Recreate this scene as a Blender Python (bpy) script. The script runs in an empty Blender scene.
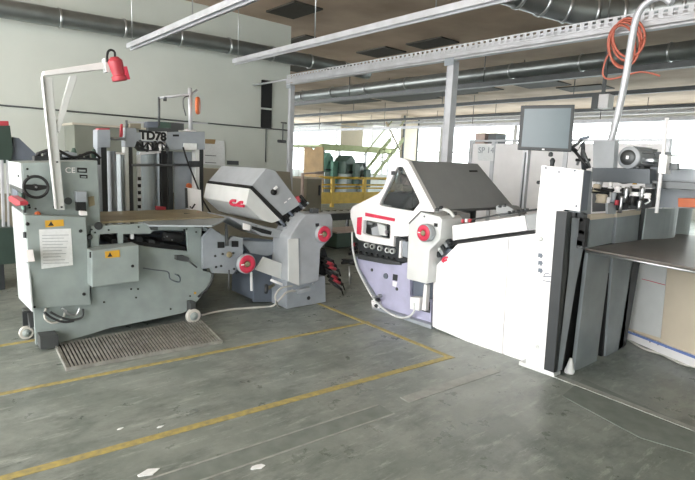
import bpy, bmesh, math, random
from mathutils import Vector, Matrix
from mathutils.geometry import tessellate_polygon
random.seed(4)
C = bpy.context.scene
col = C.collection
PI = math.pi
# ------------------------------------------------------------------ camera
F_PX, PITCH, ROLL, AZ, CAM_H = 515.0, math.radians(8.5), math.radians(2.4), math.radians(49), 1.55
fw = Vector((math.cos(AZ)*math.cos(PITCH), math.sin(AZ)*math.cos(PITCH), -math.sin(PITCH)))
rt0 = fw.cross(Vector((0, 0, 1))).normalized(); up0 = rt0.cross(fw)
rt = rt0*math.cos(ROLL) + up0*math.sin(ROLL)
up = -rt0*math.sin(ROLL) + up0*math.cos(ROLL)
EYE = Vector((0, 0, CAM_H))
cd = bpy.data.cameras.new('camera'); cam = bpy.data.objects.new('camera', cd); col.objects.link(cam)
cam.matrix_world = Matrix(((rt.x, up.x, -fw.x, 0), (rt.y, up.y, -fw.y, 0), (rt.z, up.z, -fw.z, CAM_H), (0, 0, 0, 1)))
cd.sensor_fit = 'HORIZONTAL'; cd.sensor_width = 36; cd.lens = 36*F_PX/695; cd.clip_start = 0.05; cd.clip_end = 300
C.camera = cam
AX = {'X': 0, 'Y': 1, 'Z': 2}
def W(x, y, a, v):
    d = fw*F_PX + rt*(x-347.5) - up*(y-240)
    i = AX[a]; return EYE + d*((v-EYE[i])/d[i])
# ------------------------------------------------------------------ materials
def lin(h):
    h = h.lstrip('#'); r = [int(h[i:i+2], 16)/255 for i in (0, 2, 4)]
    return [c/12.92 if c <= .04045 else ((c+.055)/1.055)**2.4 for c in r] + [1]
MATS = {}
def mat(n, c, rough=.5, metal=0, var=.06, scale=6, bump=0, c2=None, spec=.5):
    if n in MATS: return MATS[n]
    m = bpy.data.materials.new(n); m.use_nodes = True; nt = m.node_tree; b = nt.nodes['Principled BSDF']
    b.inputs['Roughness'].default_value = rough; b.inputs['Metallic'].default_value = metal
    b.inputs['Specular IOR Level'].default_value = spec
    tc = nt.nodes.new('ShaderNodeTexCoord'); no = nt.nodes.new('ShaderNodeTexNoise')
    no.inputs['Scale'].default_value = scale; no.inputs['Detail'].default_value = 5
    nt.links.new(tc.outputs['Object'], no.inputs['Vector'])
    rp = nt.nodes.new('ShaderNodeValToRGB'); l = lin(c)
    d = lin(c2) if c2 else [x*(1-var*3) for x in l[:3]]+[1]
    rp.color_ramp.elements[0].position = .3; rp.color_ramp.elements[1].position = .65
    rp.color_ramp.elements[0].color = d; rp.color_ramp.elements[1].color = l
    nt.links.new(no.outputs['Fac'], rp.inputs['Fac']); nt.links.new(rp.outputs['Color'], b.inputs['Base Color'])
    if bump:
        bp = nt.nodes.new('ShaderNodeBump'); bp.inputs['Strength'].default_value = bump; bp.inputs['Distance'].default_value = .01
        nt.links.new(no.outputs['Fac'], bp.inputs['Height']); nt.links.new(bp.outputs['Normal'], b.inputs['Normal'])
    MATS[n] = m; return m
M_grey = mat('grey_green_enamel', '#98a4a3', .42)
M_grey2 = mat('blue_grey_enamel', '#9ca4ac', .42)
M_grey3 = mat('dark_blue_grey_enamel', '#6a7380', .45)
M_head = mat('pale_grey_enamel', '#a9afb5', .4)
M_lav = mat('lavender_grey_enamel', '#b3b4cf', .45)
M_white = mat('white_enamel', '#eeeef0', .4, var=.02)
M_wpaint = mat('off_white_enamel', '#d4d8d8', .42, var=.03)
M_cover = mat('warm_grey_cover', '#969a9c', .6, var=.02)
M_black = mat('black_rubber', '#17191b', .6)
M_dark = mat('dark_iron', '#33373a', .5)
M_mid = mat('dull_iron', '#5b5f61', .45, .5)
M_steel = mat('bright_steel', '#b9bdc0', .3, .9)
M_sheet = mat('galvanised_sheet', '#9da6aa', .38, .3, scale=3)
M_plate = mat('grey_painted_plate', '#8f989d', .42, .1, c2='#7a8387', scale=3)
M_red = mat('red_plastic', '#c8283f', .4)
M_pink = mat('crimson_plastic', '#d53a56', .4)
M_plug = mat('faded_red_plastic', '#b8404c', .45)
M_yel = mat('yellow_sticker', '#d9a93a', .5)
M_ytape = mat('yellow_floor_paint', '#b3a25e', .6, var=.12, scale=25, c2='#8b8664')
M_yrail = mat('yellow_rail_paint', '#cdab3c', .5)
M_paper = mat('paper', '#e4e8ea', .8, var=.03, scale=40)
M_wood = mat('worn_tan_tabletop', '#958a6e', .5, c2='#7d775f', scale=5)
M_tan = mat('tan_board', '#b09468', .7, c2='#8f7a5b', scale=2)
M_orange = mat('orange_plastic', '#c8683c', .5)
M_hose = mat('pale_hose', '#c6c6c0', .5)
M_coral = mat('coral_hose', '#c8705c', .5)
M_screen = mat('grey_screen', '#5d6b73', .18, var=.04, scale=2)
M_frame = mat('black_monitor_case', '#2a2f33', .4)
M_mezz = mat('pale_green_paint', '#a6b083', .6)
M_green = mat('machine_green', '#76a898', .5)
M_dgreen = mat('dark_machine_green', '#4a6259', .5)
M_beige = mat('beige_panel', '#cfc5b2', .5, var=.02)
M_duct = mat('spiral_duct_metal', '#8e9494', .35, .75, scale=4)
M_rail = mat('white_tray_steel', '#c9ccd2', .4, .3)
M_trench = mat('trench_plate', '#7c847f', .55, c2='#69726d', scale=9)
M_pale = mat('pale_concrete_patch', '#a3a7a3', .6, var=.1, scale=15)
M_hole = mat('dark_panel', '#403d36', .8)
M_brownp = mat('taupe_panel', '#8d8878', .55, c2='#807b6d', scale=2)
M_blue = mat('blue_trim', '#6f86c4', .5)
M_wallcab = mat('grey_green_locker', '#868b82', .55, c2='#787d75', scale=2)
M_presshead = mat('dark_press_enamel', '#34463f', .5)
M_end = mat('pale_grey_end_enamel', '#bcc4c6', .45, var=.03)
M_beam = mat('dark_slate_enamel', '#50585f', .45)
M_grate = mat('grating_metal', '#a3a39e', .5, .2, c2='#7f7f7a', scale=12)
M_pinkish = mat('pinkish_cabinet', '#c9b6ae', .6)

def glassmat(n, tint='#eef3f4', a=.06):
    m = bpy.data.materials.new(n); m.use_nodes = True; nt = m.node_tree; nt.nodes.clear()
    o = nt.nodes.new('ShaderNodeOutputMaterial'); t = nt.nodes.new('ShaderNodeBsdfTransparent'); g = nt.nodes.new('ShaderNodeBsdfGlossy')
    mx = nt.nodes.new('ShaderNodeMixShader'); t.inputs[0].default_value = lin(tint); g.inputs['Roughness'].default_value = .08
    mx.inputs[0].default_value = a; nt.links.new(t.outputs[0], mx.inputs[1]); nt.links.new(g.outputs[0], mx.inputs[2]); nt.links.new(mx.outputs[0], o.inputs[0])
    return m
M_glass = glassmat('window_glass'); M_smoke = glassmat('smoked_glass', '#e6e8e9', .1)

def floor_mat():
    m = bpy.data.materials.new('painted_concrete_floor'); m.use_nodes = True; nt = m.node_tree; b = nt.nodes['Principled BSDF']; L = nt.links.new
    tc = nt.nodes.new('ShaderNodeTexCoord')
    def noise(s, d=8, r=.6, mp=None):
        n = nt.nodes.new('ShaderNodeTexNoise'); n.inputs['Scale'].default_value = s; n.inputs['Detail'].default_value = d; n.inputs['Roughness'].default_value = r
        if mp:
            q = nt.nodes.new('ShaderNodeMapping'); q.inputs['Scale'].default_value = mp; q.inputs['Rotation'].default_value = (0, 0, .12); L(tc.outputs['Object'], q.inputs[0]); L(q.outputs[0], n.inputs['Vector'])
        else: L(tc.outputs['Object'], n.inputs['Vector'])
        return n
    def ramp(n, p0, c0, p1, c1):
        r = nt.nodes.new('ShaderNodeValToRGB'); e = r.color_ramp.elements; e[0].position = p0; e[0].color = c0; e[1].position = p1; e[1].color = c1; L(n.outputs['Fac'], r.inputs[0]); return r
    def mix(f, a, bb, t='MIX'):
        x = nt.nodes.new('ShaderNodeMix'); x.data_type = 'RGBA'; x.blend_type = t
        if isinstance(f, float): x.inputs[0].default_value = f
        else: L(f, x.inputs[0])
        L(a, x.inputs[6])
        if isinstance(bb, list): x.inputs[7].default_value = bb
        else: L(bb, x.inputs[7])
        return x.outputs[2]
    big = ramp(noise(.9), .32, lin('#6c7570'), .7, lin('#838b85'))
    blot = ramp(noise(3.2, 10, .7), .42, (0, 0, 0, 1), .62, (1, 1, 1, 1))
    c = mix(blot.outputs[0], big.outputs[0], lin('#8b928d'))
    dk = ramp(noise(2.1, 12, .75, (1, 2.2, 1)), .5, (0, 0, 0, 1), .66, (.8, .8, .8, 1))
    c = mix(dk.outputs[0], c, lin('#59615d'))
    scr = ramp(noise(9, 12, .8, (.35, 1.6, 1)), .54, (0, 0, 0, 1), .68, (.8, .8, .8, 1))
    c = mix(scr.outputs[0], c, lin('#adb4ae'))
    L(c, b.inputs['Base Color'])
    rr = ramp(noise(5, 8, .7), .3, (.22, .22, .22, 1), .7, (.5, .5, .5, 1)); L(rr.outputs[0], b.inputs['Roughness'])
    bp = nt.nodes.new('ShaderNodeBump'); bp.inputs['Strength'].default_value = .25; bp.inputs['Distance'].default_value = .004
    L(noise(30, 6, .6).outputs['Fac'], bp.inputs['Height']); L(bp.outputs[0], b.inputs['Normal'])
    return m
M_floor = floor_mat()
M_wall = mat('pale_green_white_plaster', '#cdd3cd', .75, var=.02, scale=.8, c2='#c0c7c1')
M_walld = mat('cream_lower_wall', '#c4bfb2', .75, var=.03, scale=1)
M_ceil = mat('stained_ceiling_panels', '#c0ac98', .85, scale=.6, c2='#968472')
# ------------------------------------------------------------------ mesh tools
def B(): return bmesh.new()
def face(bm, vs, smooth=False):
    try:
        f = bm.faces.new(vs); f.smooth = smooth; return f
    except ValueError: return None
def box(bm, x0, x1, y0, y1, z0, z1):
    v = [bm.verts.new((x, y, z)) for z in (z0, z1) for y in (y0, y1) for x in (x0, x1)]
    for f in ((0, 2, 3, 1), (4, 5, 7, 6), (0, 1, 5, 4), (2, 6, 7, 3), (0, 4, 6, 2), (1, 3, 7, 5)): face(bm, [v[i] for i in f])
    return bm
def obox(bm, c, ux, uy, uz, hx, hy, hz):
    ux, uy, uz = (Vector(q).normalized() for q in (ux, uy, uz)); c = Vector(c)
    v = [bm.verts.new(c+ux*hx*i+uy*hy*j+uz*hz*k) for k in (-1, 1) for j in (-1, 1) for i in (-1, 1)]
    for f in ((0, 2, 3, 1), (4, 5, 7, 6), (0, 1, 5, 4), (2, 6, 7, 3), (0, 4, 6, 2), (1, 3, 7, 5)): face(bm, [v[i] for i in f])
    return bm
def prism(bm, pts, d, holes=()):
    """pts: planar loop of Vectors; d: extrusion vector; holes: inner loops"""
    loops = [list(pts)]+[list(h) for h in holes]; allp = [p for l in loops for p in l]
    a = [bm.verts.new(p) for p in allp]; b = [bm.verts.new(p+d) for p in allp]
    if holes:
        for t in tessellate_polygon(loops):
            face(bm, [a[i] for i in t]); face(bm, [b[i] for i in reversed(t)])
    else: face(bm, a); face(bm, b[::-1])
    k = 0
    for l in loops:
        n = len(l)
        for i in range(n):
            j = (i+1) % n; face(bm, [a[k+i], a[k+j], b[k+j], b[k+i]])
        k += n
    return bm
def pp(bm, pts, a, v, th, holes=()):
    d = Vector((0, 0, 0)); d[AX[a]] = th
    return prism(bm, [W(x, y, a, v) for x, y in pts], d, [[W(x, y, a, v) for x, y in h] for h in holes])
def rnd(pts, r=.25, n=4):
    """round the corners of a 2D px loop"""
    out = []; N = len(pts)
    for i in range(N):
        p0, p, p1 = (Vector(pts[(i+k) % N]) for k in (-1, 0, 1))
        a = p+(p0-p)*min(r, .5); b = p+(p1-p)*min(r, .5)
        for k in range(n+1):
            t = k/n; out.append(tuple(a*(1-t)**2+p*2*t*(1-t)+b*t*t))
    return out
def frame_of(d):
    d = d.normalized(); h = Vector((0, 0, 1)) if abs(d.z) < .9 else Vector((1, 0, 0))
    u = d.cross(h).normalized(); return u, d.cross(u).normalized()
def smooth_path(pts, n=6):
    P = [Vector(p) for p in pts]; P = [P[0]]+P+[P[-1]]; out = []
    for i in range(1, len(P)-2):
        for k in range(n):
            t = k/n; a, b, c, d = P[i-1:i+3]
            out.append(.5*((2*b)+(c-a)*t+(2*a-5*b+4*c-d)*t*t+(3*b-a-3*c+d)*t**3))
    return out+[P[-2]]
def tube(bm, pts, r, n=8, sm=False):
    P = smooth_path(pts) if sm else [Vector(p) for p in pts]; prev = None; rings = []
    for i, p in enumerate(P):
        d = (P[min(i+1, len(P)-1)]-P[max(i-1, 0)])
        u, w = frame_of(d) if prev is None else (None, None)
        if prev is not None:
            dn = d.normalized(); u = (prev-dn*prev.dot(dn)).normalized(); w = dn.cross(u)
        prev = u; rings.append([bm.verts.new(p+(u*math.cos(2*PI*k/n)+w*math.sin(2*PI*k/n))*r) for k in range(n)])
    for a, b in zip(rings, rings[1:]):
        for k in range(n): face(bm, [a[k], a[(k+1) % n], b[(k+1) % n], b[k]], True)
    face(bm, rings[0][::-1]); face(bm, rings[-1]); return bm
def lathe(bm, c, d, prof, n=24):
    """prof: [(radius, distance along d)]"""
    c = Vector(c); d = Vector(d).normalized(); u, w = frame_of(d); rings = []
    for r, h in prof: rings.append([bm.verts.new(c+d*h+(u*math.cos(2*PI*k/n)+w*math.sin(2*PI*k/n))*max(r, 1e-4)) for k in range(n)])
    for a, b in zip(rings, rings[1:]):
        for k in range(n): face(bm, [a[k], a[(k+1) % n], b[(k+1) % n], b[k]], True)
    face(bm, rings[0][::-1]); face(bm, rings[-1]); return bm
def cyl(bm, p0, p1, r, n=16):
    p0 = Vector(p0); p1 = Vector(p1); L = (p1-p0).length; return lathe(bm, p0, p1-p0, [(r, 0), (r, L)], n)
def torus(bm, c, d, R, r, n=28, m=8):
    c = Vector(c); d = Vector(d).normalized(); u, w = frame_of(d); rings = []
    for i in range(n):
        a = 2*PI*i/n; e = u*math.cos(a)+w*math.sin(a)
        rings.append([bm.verts.new(c+e*(R+r*math.cos(2*PI*k/m))+d*r*math.sin(2*PI*k/m)) for k in range(m)])
    for i in range(n):
        a, b = rings[i], rings[(i+1) % n]
        for k in range(m): face(bm, [a[k], a[(k+1) % m], b[(k+1) % m], b[k]], True)
    return bm
def ring_sector(bm, c, d, r0, r1, th, n=24):
    return lathe(bm, c, d, [(r0, 0), (r1, 0), (r1, th), (r0, th)], n)
def textbm(s, size, depth=.002, bold=0):
    cu = bpy.data.curves.new('t', 'FONT'); cu.body = s; cu.size = size; cu.extrude = depth; cu.offset = bold; cu.align_x = 'CENTER'; cu.align_y = 'CENTER'
    o = bpy.data.objects.new('t', cu); col.objects.link(o); bpy.context.view_layer.update()
    me = bpy.data.meshes.new_from_object(o.evaluated_get(bpy.context.evaluated_depsgraph_get())); bm = B(); bm.from_mesh(me)
    bpy.data.objects.remove(o); bpy.data.meshes.remove(me); return bm
def orient(bm, c, ux, uy):
    ux = Vector(ux).normalized(); uy = Vector(uy).normalized(); uz = ux.cross(uy)
    m = Matrix(((ux.x, uy.x, uz.x, c[0]), (ux.y, uy.y, uz.y, c[1]), (ux.z, uy.z, uz.z, c[2]), (0, 0, 0, 1))); bm.transform(m); return bm
# ------------------------------------------------------------------ object tools
ORG = {}
def link(name, bm, m, parent, bev):
    bmesh.ops.recalc_face_normals(bm, faces=bm.faces)
    if parent is not None: o0 = ORG[parent.name]
    else:
        xs = [v.co for v in bm.verts]
        o0 = Vector(((min(v.x for v in xs)+max(v.x for v in xs))/2, (min(v.y for v in xs)+max(v.y for v in xs))/2, min(v.z for v in xs)))
    bm.transform(Matrix.Translation(-o0)); me = bpy.data.meshes.new(name); bm.to_mesh(me); bm.free(); me.materials.append(m)
    o = bpy.data.objects.new(name, me); col.objects.link(o); ORG[o.name] = o0
    if parent is not None: o.parent = parent
    else: o.location = o0
    if bev:
        md = o.modifiers.new('bevel', 'BEVEL'); md.width = bev; md.segments = 2; md.limit_method = 'ANGLE'; md.angle_limit = math.radians(40)
    return o
def part(name, bm, m, parent, label=None, bev=.003):
    o = link(name, bm, m, parent, bev)
    if label: o['label'] = label
    return o
def top(name, bm, m, label, cat, group=None, bev=.003):
    o = link(name, bm, m, None, bev); o['label'] = label; o['category'] = cat
    if group: o['group'] = group
    return o
def struct(name, bm, m, bev=0):
    o = link(name, bm, m, None, bev); o['kind'] = 'structure'; return o
def root(name, label, cat, x, y, z=0, group=None):
    o = bpy.data.objects.new(name, None); col.objects.link(o); o.location = (x, y, z); o.empty_display_size = .1
    ORG[o.name] = Vector((x, y, z)); o['label'] = label; o['category'] = cat
    if group: o['group'] = group
    return o
def V(*a): return Vector(a)
# ================================================================== SETTING
struct('floor', box(B(), -5, 22.2, -4, 31.2, -.1, 0), M_floor)
cb = B(); box(cb, -5, 22.2, -4, 31.2, 4.2, 4.35)
struct('ceiling', cb, M_ceil)
struct('wall_left', box(B(), -5, 6.1, 9, 9.3, 0, 4.2), M_wall)
struct('wall_rear_light_block', box(B(), -5, 22.2, -4.3, -4, 0, 4.2), M_wall)  # unseen wall added to hold back sky, so light favours the open side
lw = B(); box(lw, -5, 6.1, 8.985, 9, 0, .9); struct('trim_1', lw, M_brownp)
# far glazed walls
def glazed(name, horiz, pos, a0, a1, k, sill, head):
    w = B()
    if horiz: box(w, a0, a1, pos, pos+.3, 0, sill); box(w, a0, a1, pos, pos+.3, head, 4.2)
    else: box(w, pos, pos+.3, a0, a1, 0, sill); box(w, pos, pos+.3, a0, a1, head, 4.2)
    struct(name, w, M_wpaint)
    n = round((a1-a0)/k)
    for i in range(n):
        b0 = a0+(a1-a0)*i/n; b1 = a0+(a1-a0)*(i+1)/n; fr = B(); gl = B(); mid = (sill+head)/2
        def bar(bm, u0, u1, z0, z1, t=.1):
            if horiz: box(bm, u0, u1, pos+.05, pos+.05+t, z0, z1)
            else: box(bm, pos+.05, pos+.05+t, u0, u1, z0, z1)
        bar(fr, b0, b0+.09, sill, head); bar(fr, b1-.09, b1, sill, head); bar(fr, b0+.09, b1-.09, sill, sill+.07); bar(fr, b0+.09, b1-.09, head-.07, head); bar(fr, b0+.09, b1-.09, mid-.03, mid+.03)
        bar(gl, b0+.09, b1-.09, sill+.07, mid-.03, .008); bar(gl, b0+.09, b1-.09, mid+.03, head-.07, .008)
        WN[0] += 1
        f = struct('window_%d' % WN[0], fr, M_wpaint); g = part('pane', gl, M_glass, f, bev=0)
WN = [0]
glazed('wall_right', False, 21.9, -4, 31.2, 4.4, .9, 3.75)
glazed('wall_far', True, 30.9, 6.4, 21.9, 3.9, .9, 3.75)
# ceiling openings
def quadtop(cx, cy, sx, sy): 
    bm = B(); box(bm, cx-sx, cx+sx, cy-sy, cy+sy, 4.17, 4.2); return bm
OP = [(294, 10, .3, .45, 'dark square ceiling opening above the wall duct, nearest the camera'), (303, 41, .3, .5, 'dark ceiling opening just above the near cable rail'),
      (381, 52, .35, .5, 'dark ceiling opening in the middle between the rails'), (297, 68, .35, .5, 'dark ceiling opening beside the end of the left wall'),
      (432, 43, .3, .5, 'dark ceiling opening above the perforated tray near its post'), (345, 100, 1.0, 1.2, 'wide dark ceiling opening far back above the yellow railing'),
      (395, 96, 1.4, 1.2, 'widest dark ceiling opening far back, left of the tall white post'), (440, 92, .9, 1.0, 'dark ceiling opening far back behind the tall white post'),
      (540, 84, .6, .7, 'dark ceiling opening above the monitor'), (585, 88, .5, .7, 'dark ceiling opening above and right of the monitor'), (480, 89, .5, .6, 'small dark ceiling opening left of the monitor')]
for x, y, sx, sy, lb in OP:
    p = W(x, y, 'Z', 4.19)
    top('ceiling_opening', quadtop(p.x, p.y, sx, sy), M_hole, lb, 'ceiling opening', bev=0)
# ---- wall fittings
r_ = root('wall_opening', 'tall narrow black slit opening high on the pale left wall', 'opening', 5.5, 8.98, 2.18)
part('upper_slit', box(B(), 5.43, 5.66, 8.96, 9.0, 2.56, 3.08), M_black, r_); part('lower_slit', box(B(), 5.43, 5.66, 8.96, 9.0, 2.16, 2.52), M_black, r_)
top('wall_conduit', tube(tube(B(), [V(-2, 8.97, 2.16), V(6.05, 8.97, 2.16)], .012), [V(5.54, 8.97, 2.16), V(5.54, 8.97, 1.5)], .01), M_mid, 'thin grey conduit running along the pale left wall', 'conduit', bev=0)
top('wall_socket', tube(tube(tube(B(), [V(5.93, 8.96, 2.3), V(5.93, 8.96, 1.95)], .01), [V(5.82, 8.96, 1.93), V(6.0, 8.96, 1.93)], .03), [V(5.88, 8.96, 2.3), V(6.02, 8.96, 2.3)], .012), M_mid, 'small grey wall switch with a drop cable near the white post', 'switch', bev=0)
r_ = root('wall_notice', 'pale notice board with an orange strip on the wall above the tilted grey plate box', 'notice', 4.5, 8.98, 1.6)
part('board', pp(B(), [(204, 139), (224, 141), (225, 166), (203, 164)], 'Y', 8.985, -.015), M_paper, r_)
part('orange_strip', pp(B(), [(205, 139), (215.5, 139.5), (214.5, 144), (205, 143.5)], 'Y', 8.965, -.01), M_tan, r_)
part('line', pp(pp(B(), [(205, 155), (216, 155.6), (216, 156.2), (205, 155.6)], 'Y', 8.965, -.006), [(205, 162), (216, 162.6), (216, 163.2), (205, 162.6)], 'Y', 8.965, -.006), M_mid, r_, bev=0)
top('wall_vent', pp(B(), [(227, 160.5), (238, 161), (238, 165), (227, 164.5)], 'Y', 8.98, -.03), M_mid, 'small dark grille low on the left wall behind the tilted grey plate box', 'vent')
r_ = root('storage_cabinet', 'low grey-green cabinet standing against the left wall behind the machine', 'cabinet', 2.3, 8.6)
part('body', box(B(), 1.93, 3.2, 8.3, 8.9, 0, 1.93), M_wallcab, r_); part('top_board', box(B(), 1.9, 3.23, 8.27, 8.92, 1.93, 1.96), M_walld, r_)
r_ = root('grey_machine_cover', 'large taupe sheet cover standing behind the tilted grey plate box', 'machine cover', 3.3, 7.2)
part('cover', pp(B(), [(203, 168), (238, 170), (290, 172), (300, 260), (203, 250)], 'Y', 6.6, .9), M_brownp, r_)
part('base', box(B(), 2.9, 4.3, 6.65, 7.4, 0, .2), M_dark, r_)
# ---- ducts and pipes overhead
def duct(name, pts, r, lb, step=.9, n=16):
    t = root(name, lb, 'duct', pts[0].x, pts[0].y, pts[0].z)
    P = smooth_path(pts, 8) if len(pts) > 2 else pts
    part('pipe', tube(B(), P, r, n), M_duct, t, bev=0)
    # raised joint rings
    Ls = 0; nxt = step*.5
    for a, b in zip(P, P[1:]):
        L = (b-a).length
        while nxt < Ls+L:
            c = a+(b-a)*((nxt-Ls)/L); part('joint_ring', ring_sector(B(), c, b-a, r*.98, r*1.1, .03, 20), M_steel, t, bev=0); nxt += step
        Ls += L
    return t
duct('ventilation_duct', [W(-60, -4, 'Y', 8.75), W(0, 8, 'Y', 8.75), W(240, 48, 'Y', 8.75), V(8.0, 8.75, W(240, 48, 'Y', 8.75).z)], .13, 'slim round metal duct along the top of the pale left wall')
duct('ventilation_duct', [V(10.6, 17.2, 3.75), V(10.6, 1.5, 3.75)], .16, 'long straight bright metal duct crossing behind the perforated tray', 1.6)
a = W(695, 5, 'Z', 3.15); b = W(635, 13, 'Z', 3.15); c = W(595, 13, 'Z', 3.15); d = W(560, 7, 'Z', 3.2); e = W(525, -4, 'Z', 3.25)
duct('ventilation_duct', [a+V(0, -1.5, 0), a, b, c, d, e, e+(e-d)*1.5], .13, 'curved spiral metal duct at the top right corner of the hall', .28)
# ---- cable trays
def hanger(t, x, y, z): part('hanger_rod', cyl(B(), (x, y, z), (x, y, 4.19), .006, 6), M_steel, t, bev=0)
def tray(name, x, y0, y1, z, lb, w=.11):
    t = root(name, lb, 'light rail', x, y1, z)
    bm = B(); box(bm, x-w/2, x+w/2, y0, y1, z+.03, z+.036); box(bm, x-w/2, x-w/2+.006, y0, y1, z-.03, z+.03); box(bm, x+w/2-.006, x+w/2, y0, y1, z-.03, z+.03)
    part('channel', bm, M_rail, t, bev=0); part('rib', box(B(), x-.008, x+.008, y0, y1, z-.045, z+.03), M_rail, t, bev=0)
    y = y1-.08
    while y > y0: hanger(t, x, y, z+.03); y -= 1.9
    return t
tray('light_rail', 2.48, .2, 7.52, 2.985, 'white metal light rail nearest the camera, at the top left')
tray('light_rail', 3.94, .2, 7.28, 2.985, 'white metal light rail running parallel in the middle of the ceiling')
t = root('cable_tray', 'long white perforated cable tray resting on the two tall posts', 'cable tray', 5.25, 7.7, 2.9)
bm = B(); x = 5.18
for z0, z1 in ((2.998, 3.012), (2.962, 2.976), (2.925, 2.94)): box(bm, x, x+.004, -.8, 7.75, z0, z1)
y = -.8
while y < 7.73: box(bm, x+.0005, x+.0035, y, y+.042, 2.925, 3.012); y += .078
part('perforated_side', bm, M_rail, t, bev=0)
part('floor_channel', box(box(B(), x, x+.13, -.8, 7.75, 2.86, 2.865), x+.126, x+.13, -.8, 7.75, 2.865, 3.01), M_rail, t, bev=0)
part('lower_flange', box(box(B(), x-.008, x, -.8, 7.75, 2.875, 2.92), x-.016, x+.02, -.8, 7.75, 2.845, 2.86), M_rail, t, bev=0)
hanger(t, 5.34, 2.4, 3.0); hanger(t, 5.34, .2, 3.0)
def post(x, y, lb, w, z1=2.84):
    t = root('tray_post', lb, 'post', x, y)
    bm = B(); box(bm, x-w/2, x+w/2, y-w/2, y+w/2, .012, z1)
    part('upright', bm, M_rail, t); part('foot_plate', box(B(), x-.09, x+.09, y-.09, y+.09, 0, .012), M_rail, t)
    part('edge_rib', box(box(B(), x-w/2-.008, x-w/2, y-w/2, y-w/2+.012, .012, z1), x-w/2-.008, x-w/2, y+w/2-.012, y+w/2, .012, z1), M_rail, t, bev=0)
    part('head_clamp', box(B(), x-w/2-.04, x-w/2-.03, y-w/2-.02, y+w/2+.02, z1-.06, z1+.03), M_grey2, t)
post(5.25, 7.68, 'tall slim white post between the tilted plate box and the yellow railing', .075)
post(5.25, 4.19, 'tall white post rising behind the big grey sloped cover', .1)
t = root('air_pipe', 'thin pipe running from the top of the slim post to the left wall', 'pipe', 5.25, 8.9, 2.95)
part('pipe_run', tube(B(), [V(5.25, 7.7, 2.955), V(5.25, 8.99, 2.955)], .018), M_rail, t, bev=0)
# droppers over the feeder gantry
t = root('air_line', 'white air line with a drop tube hanging above the gantry', 'pipe', 2.1, 5.5, 1.9)
P = [W(159, 98, 'Y', 5.5), W(192, 94, 'Y', 5.5), W(197, 90, 'Y', 5.5)]
part('cross_pipe', tube(B(), P, .014), M_rail, t, bev=0)
part('drop_rod', tube(tube(B(), [W(159, 97, 'Y', 5.5), W(159, 126, 'Y', 5.5)], .013), [W(165, 97, 'Y', 5.5), W(165, 101, 'Y', 5.5)], .02), M_mid, t, bev=0)
part('drop_tube', tube(B(), [W(190, 88, 'Y', 5.5), W(190.5, 130, 'Y', 5.5)], .024), M_rail, t, bev=0)
part('loop_hose', tube(B(), [W(189, 96, 'Y', 5.45), W(184, 98, 'Y', 5.45), W(183.5, 106, 'Y', 5.45), W(186, 116, 'Y', 5.45)], .006, sm=True), M_dark, t, bev=0)
top('cable_reel', lathe(B(), W(195.5, 105.5, 'Y', 5.4), V(.8, -.5, 0), [(.02, 0), (.085, .005), (.095, .025), (.085, .045), (.02, .05)], 20), M_orange, 'small orange reel hanging beside the white drop tube', 'reel')
# far overhead rails along the hall
for x, z, w, lb in ((10.0, 3.4, .16, 'broad overhead rail just below the long straight duct'), (11.6, 3.72, .09, 'overhead rail hanging behind the long straight duct'), (14.2, 3.62, .1, 'overhead rail far back over the yellow railing'),
                    (17.4, 3.6, .09, 'overhead rail in front of the far bright windows'), (19.5, 3.68, .08, 'lowest overhead rail close to the far windows'), (16, 3.1, .05, 'thin suspended pipe in front of the far windows')):
    t = root('overhead_rail', lb, 'rail', x, 10, z); bm = B(); box(bm, x-w/2, x+w/2, 0, 28, z-.05, z); box(bm, x-.012, x+.012, 0, 28, z, z+.06)
    part('beam', bm, M_rail if x in (16, 19.5) else M_mid, t, bev=0)
    for k in range(6): part('hanger', cyl(B(), (x, 2.5+k*4.6, z+.05), (x, 2.5+k*4.6, 4.19), .012, 6), M_mid, t, bev=0)
t = root('ceiling_heater', 'small brown and white box fitting under the ceiling right of the monitor', 'fitting', 9.5, 6, 3.4)
c_ = W(602, 101, 'X', 9.5); part('housing', box(B(), 9.4, 9.6, c_.y+.02, c_.y+.14, c_.z-.14, c_.z+.12), M_mid, t)
part('white_cover', box(B(), 9.38, 9.6, c_.y-.16, c_.y+.01, c_.z-.14, c_.z+.1), M_white, t)
part('bracket', box(B(), 9.5, 9.56, c_.y-.02, c_.y+.03, c_.z+.1, 4.19), M_mid, t)
# ---- suction hose and coral coil at the right
t = root('vacuum_hose', 'long pale vacuum hose arching down to the right feeder', 'hose', 4.3, 1.9, 1.4)
Q = [W(x, y, 'X', 4.25) for x, y in ((597, 190), (603, 170), (611, 141), (620, 105), (627, 70), (632, 38), (638, 14), (648, 2), (662, -3), (672, 3))]
part('hose', tube(B(), Q, .026, 12, sm=True), M_rail, t, bev=0)
t = root('air_hose_coil', 'loose coral air hose coiled around the perforated tray', 'hose', 4.0, 1.9, 2.4)
for k, (cx, cy, rx, ry) in enumerate(((627, 40, 15, 21), (624, 44, 16, 23), (629, 37, 16, 20), (622, 46, 13, 22))):
    bm = B(); P = [W(cx+rx*math.cos(2*PI*i/20), cy+ry*math.sin(2*PI*i/20)*(1 if i < 10 else .95), 'X', 5.12-.012*k) for i in range(20)]
    tube(bm, P+[P[0]], .011, 6); part('loop', bm, M_coral, t, bev=0)
part('tail', tube(B(), [W(611, 50, 'X', 5.1), W(605, 62, 'X', 5.1), W(603, 75, 'X', 5.1), W(612, 79, 'X', 5.1), W(640, 72, 'X', 5.1), W(660, 76, 'X', 5.1)], .008, 6, sm=True), M_coral, t, bev=0)
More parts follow.
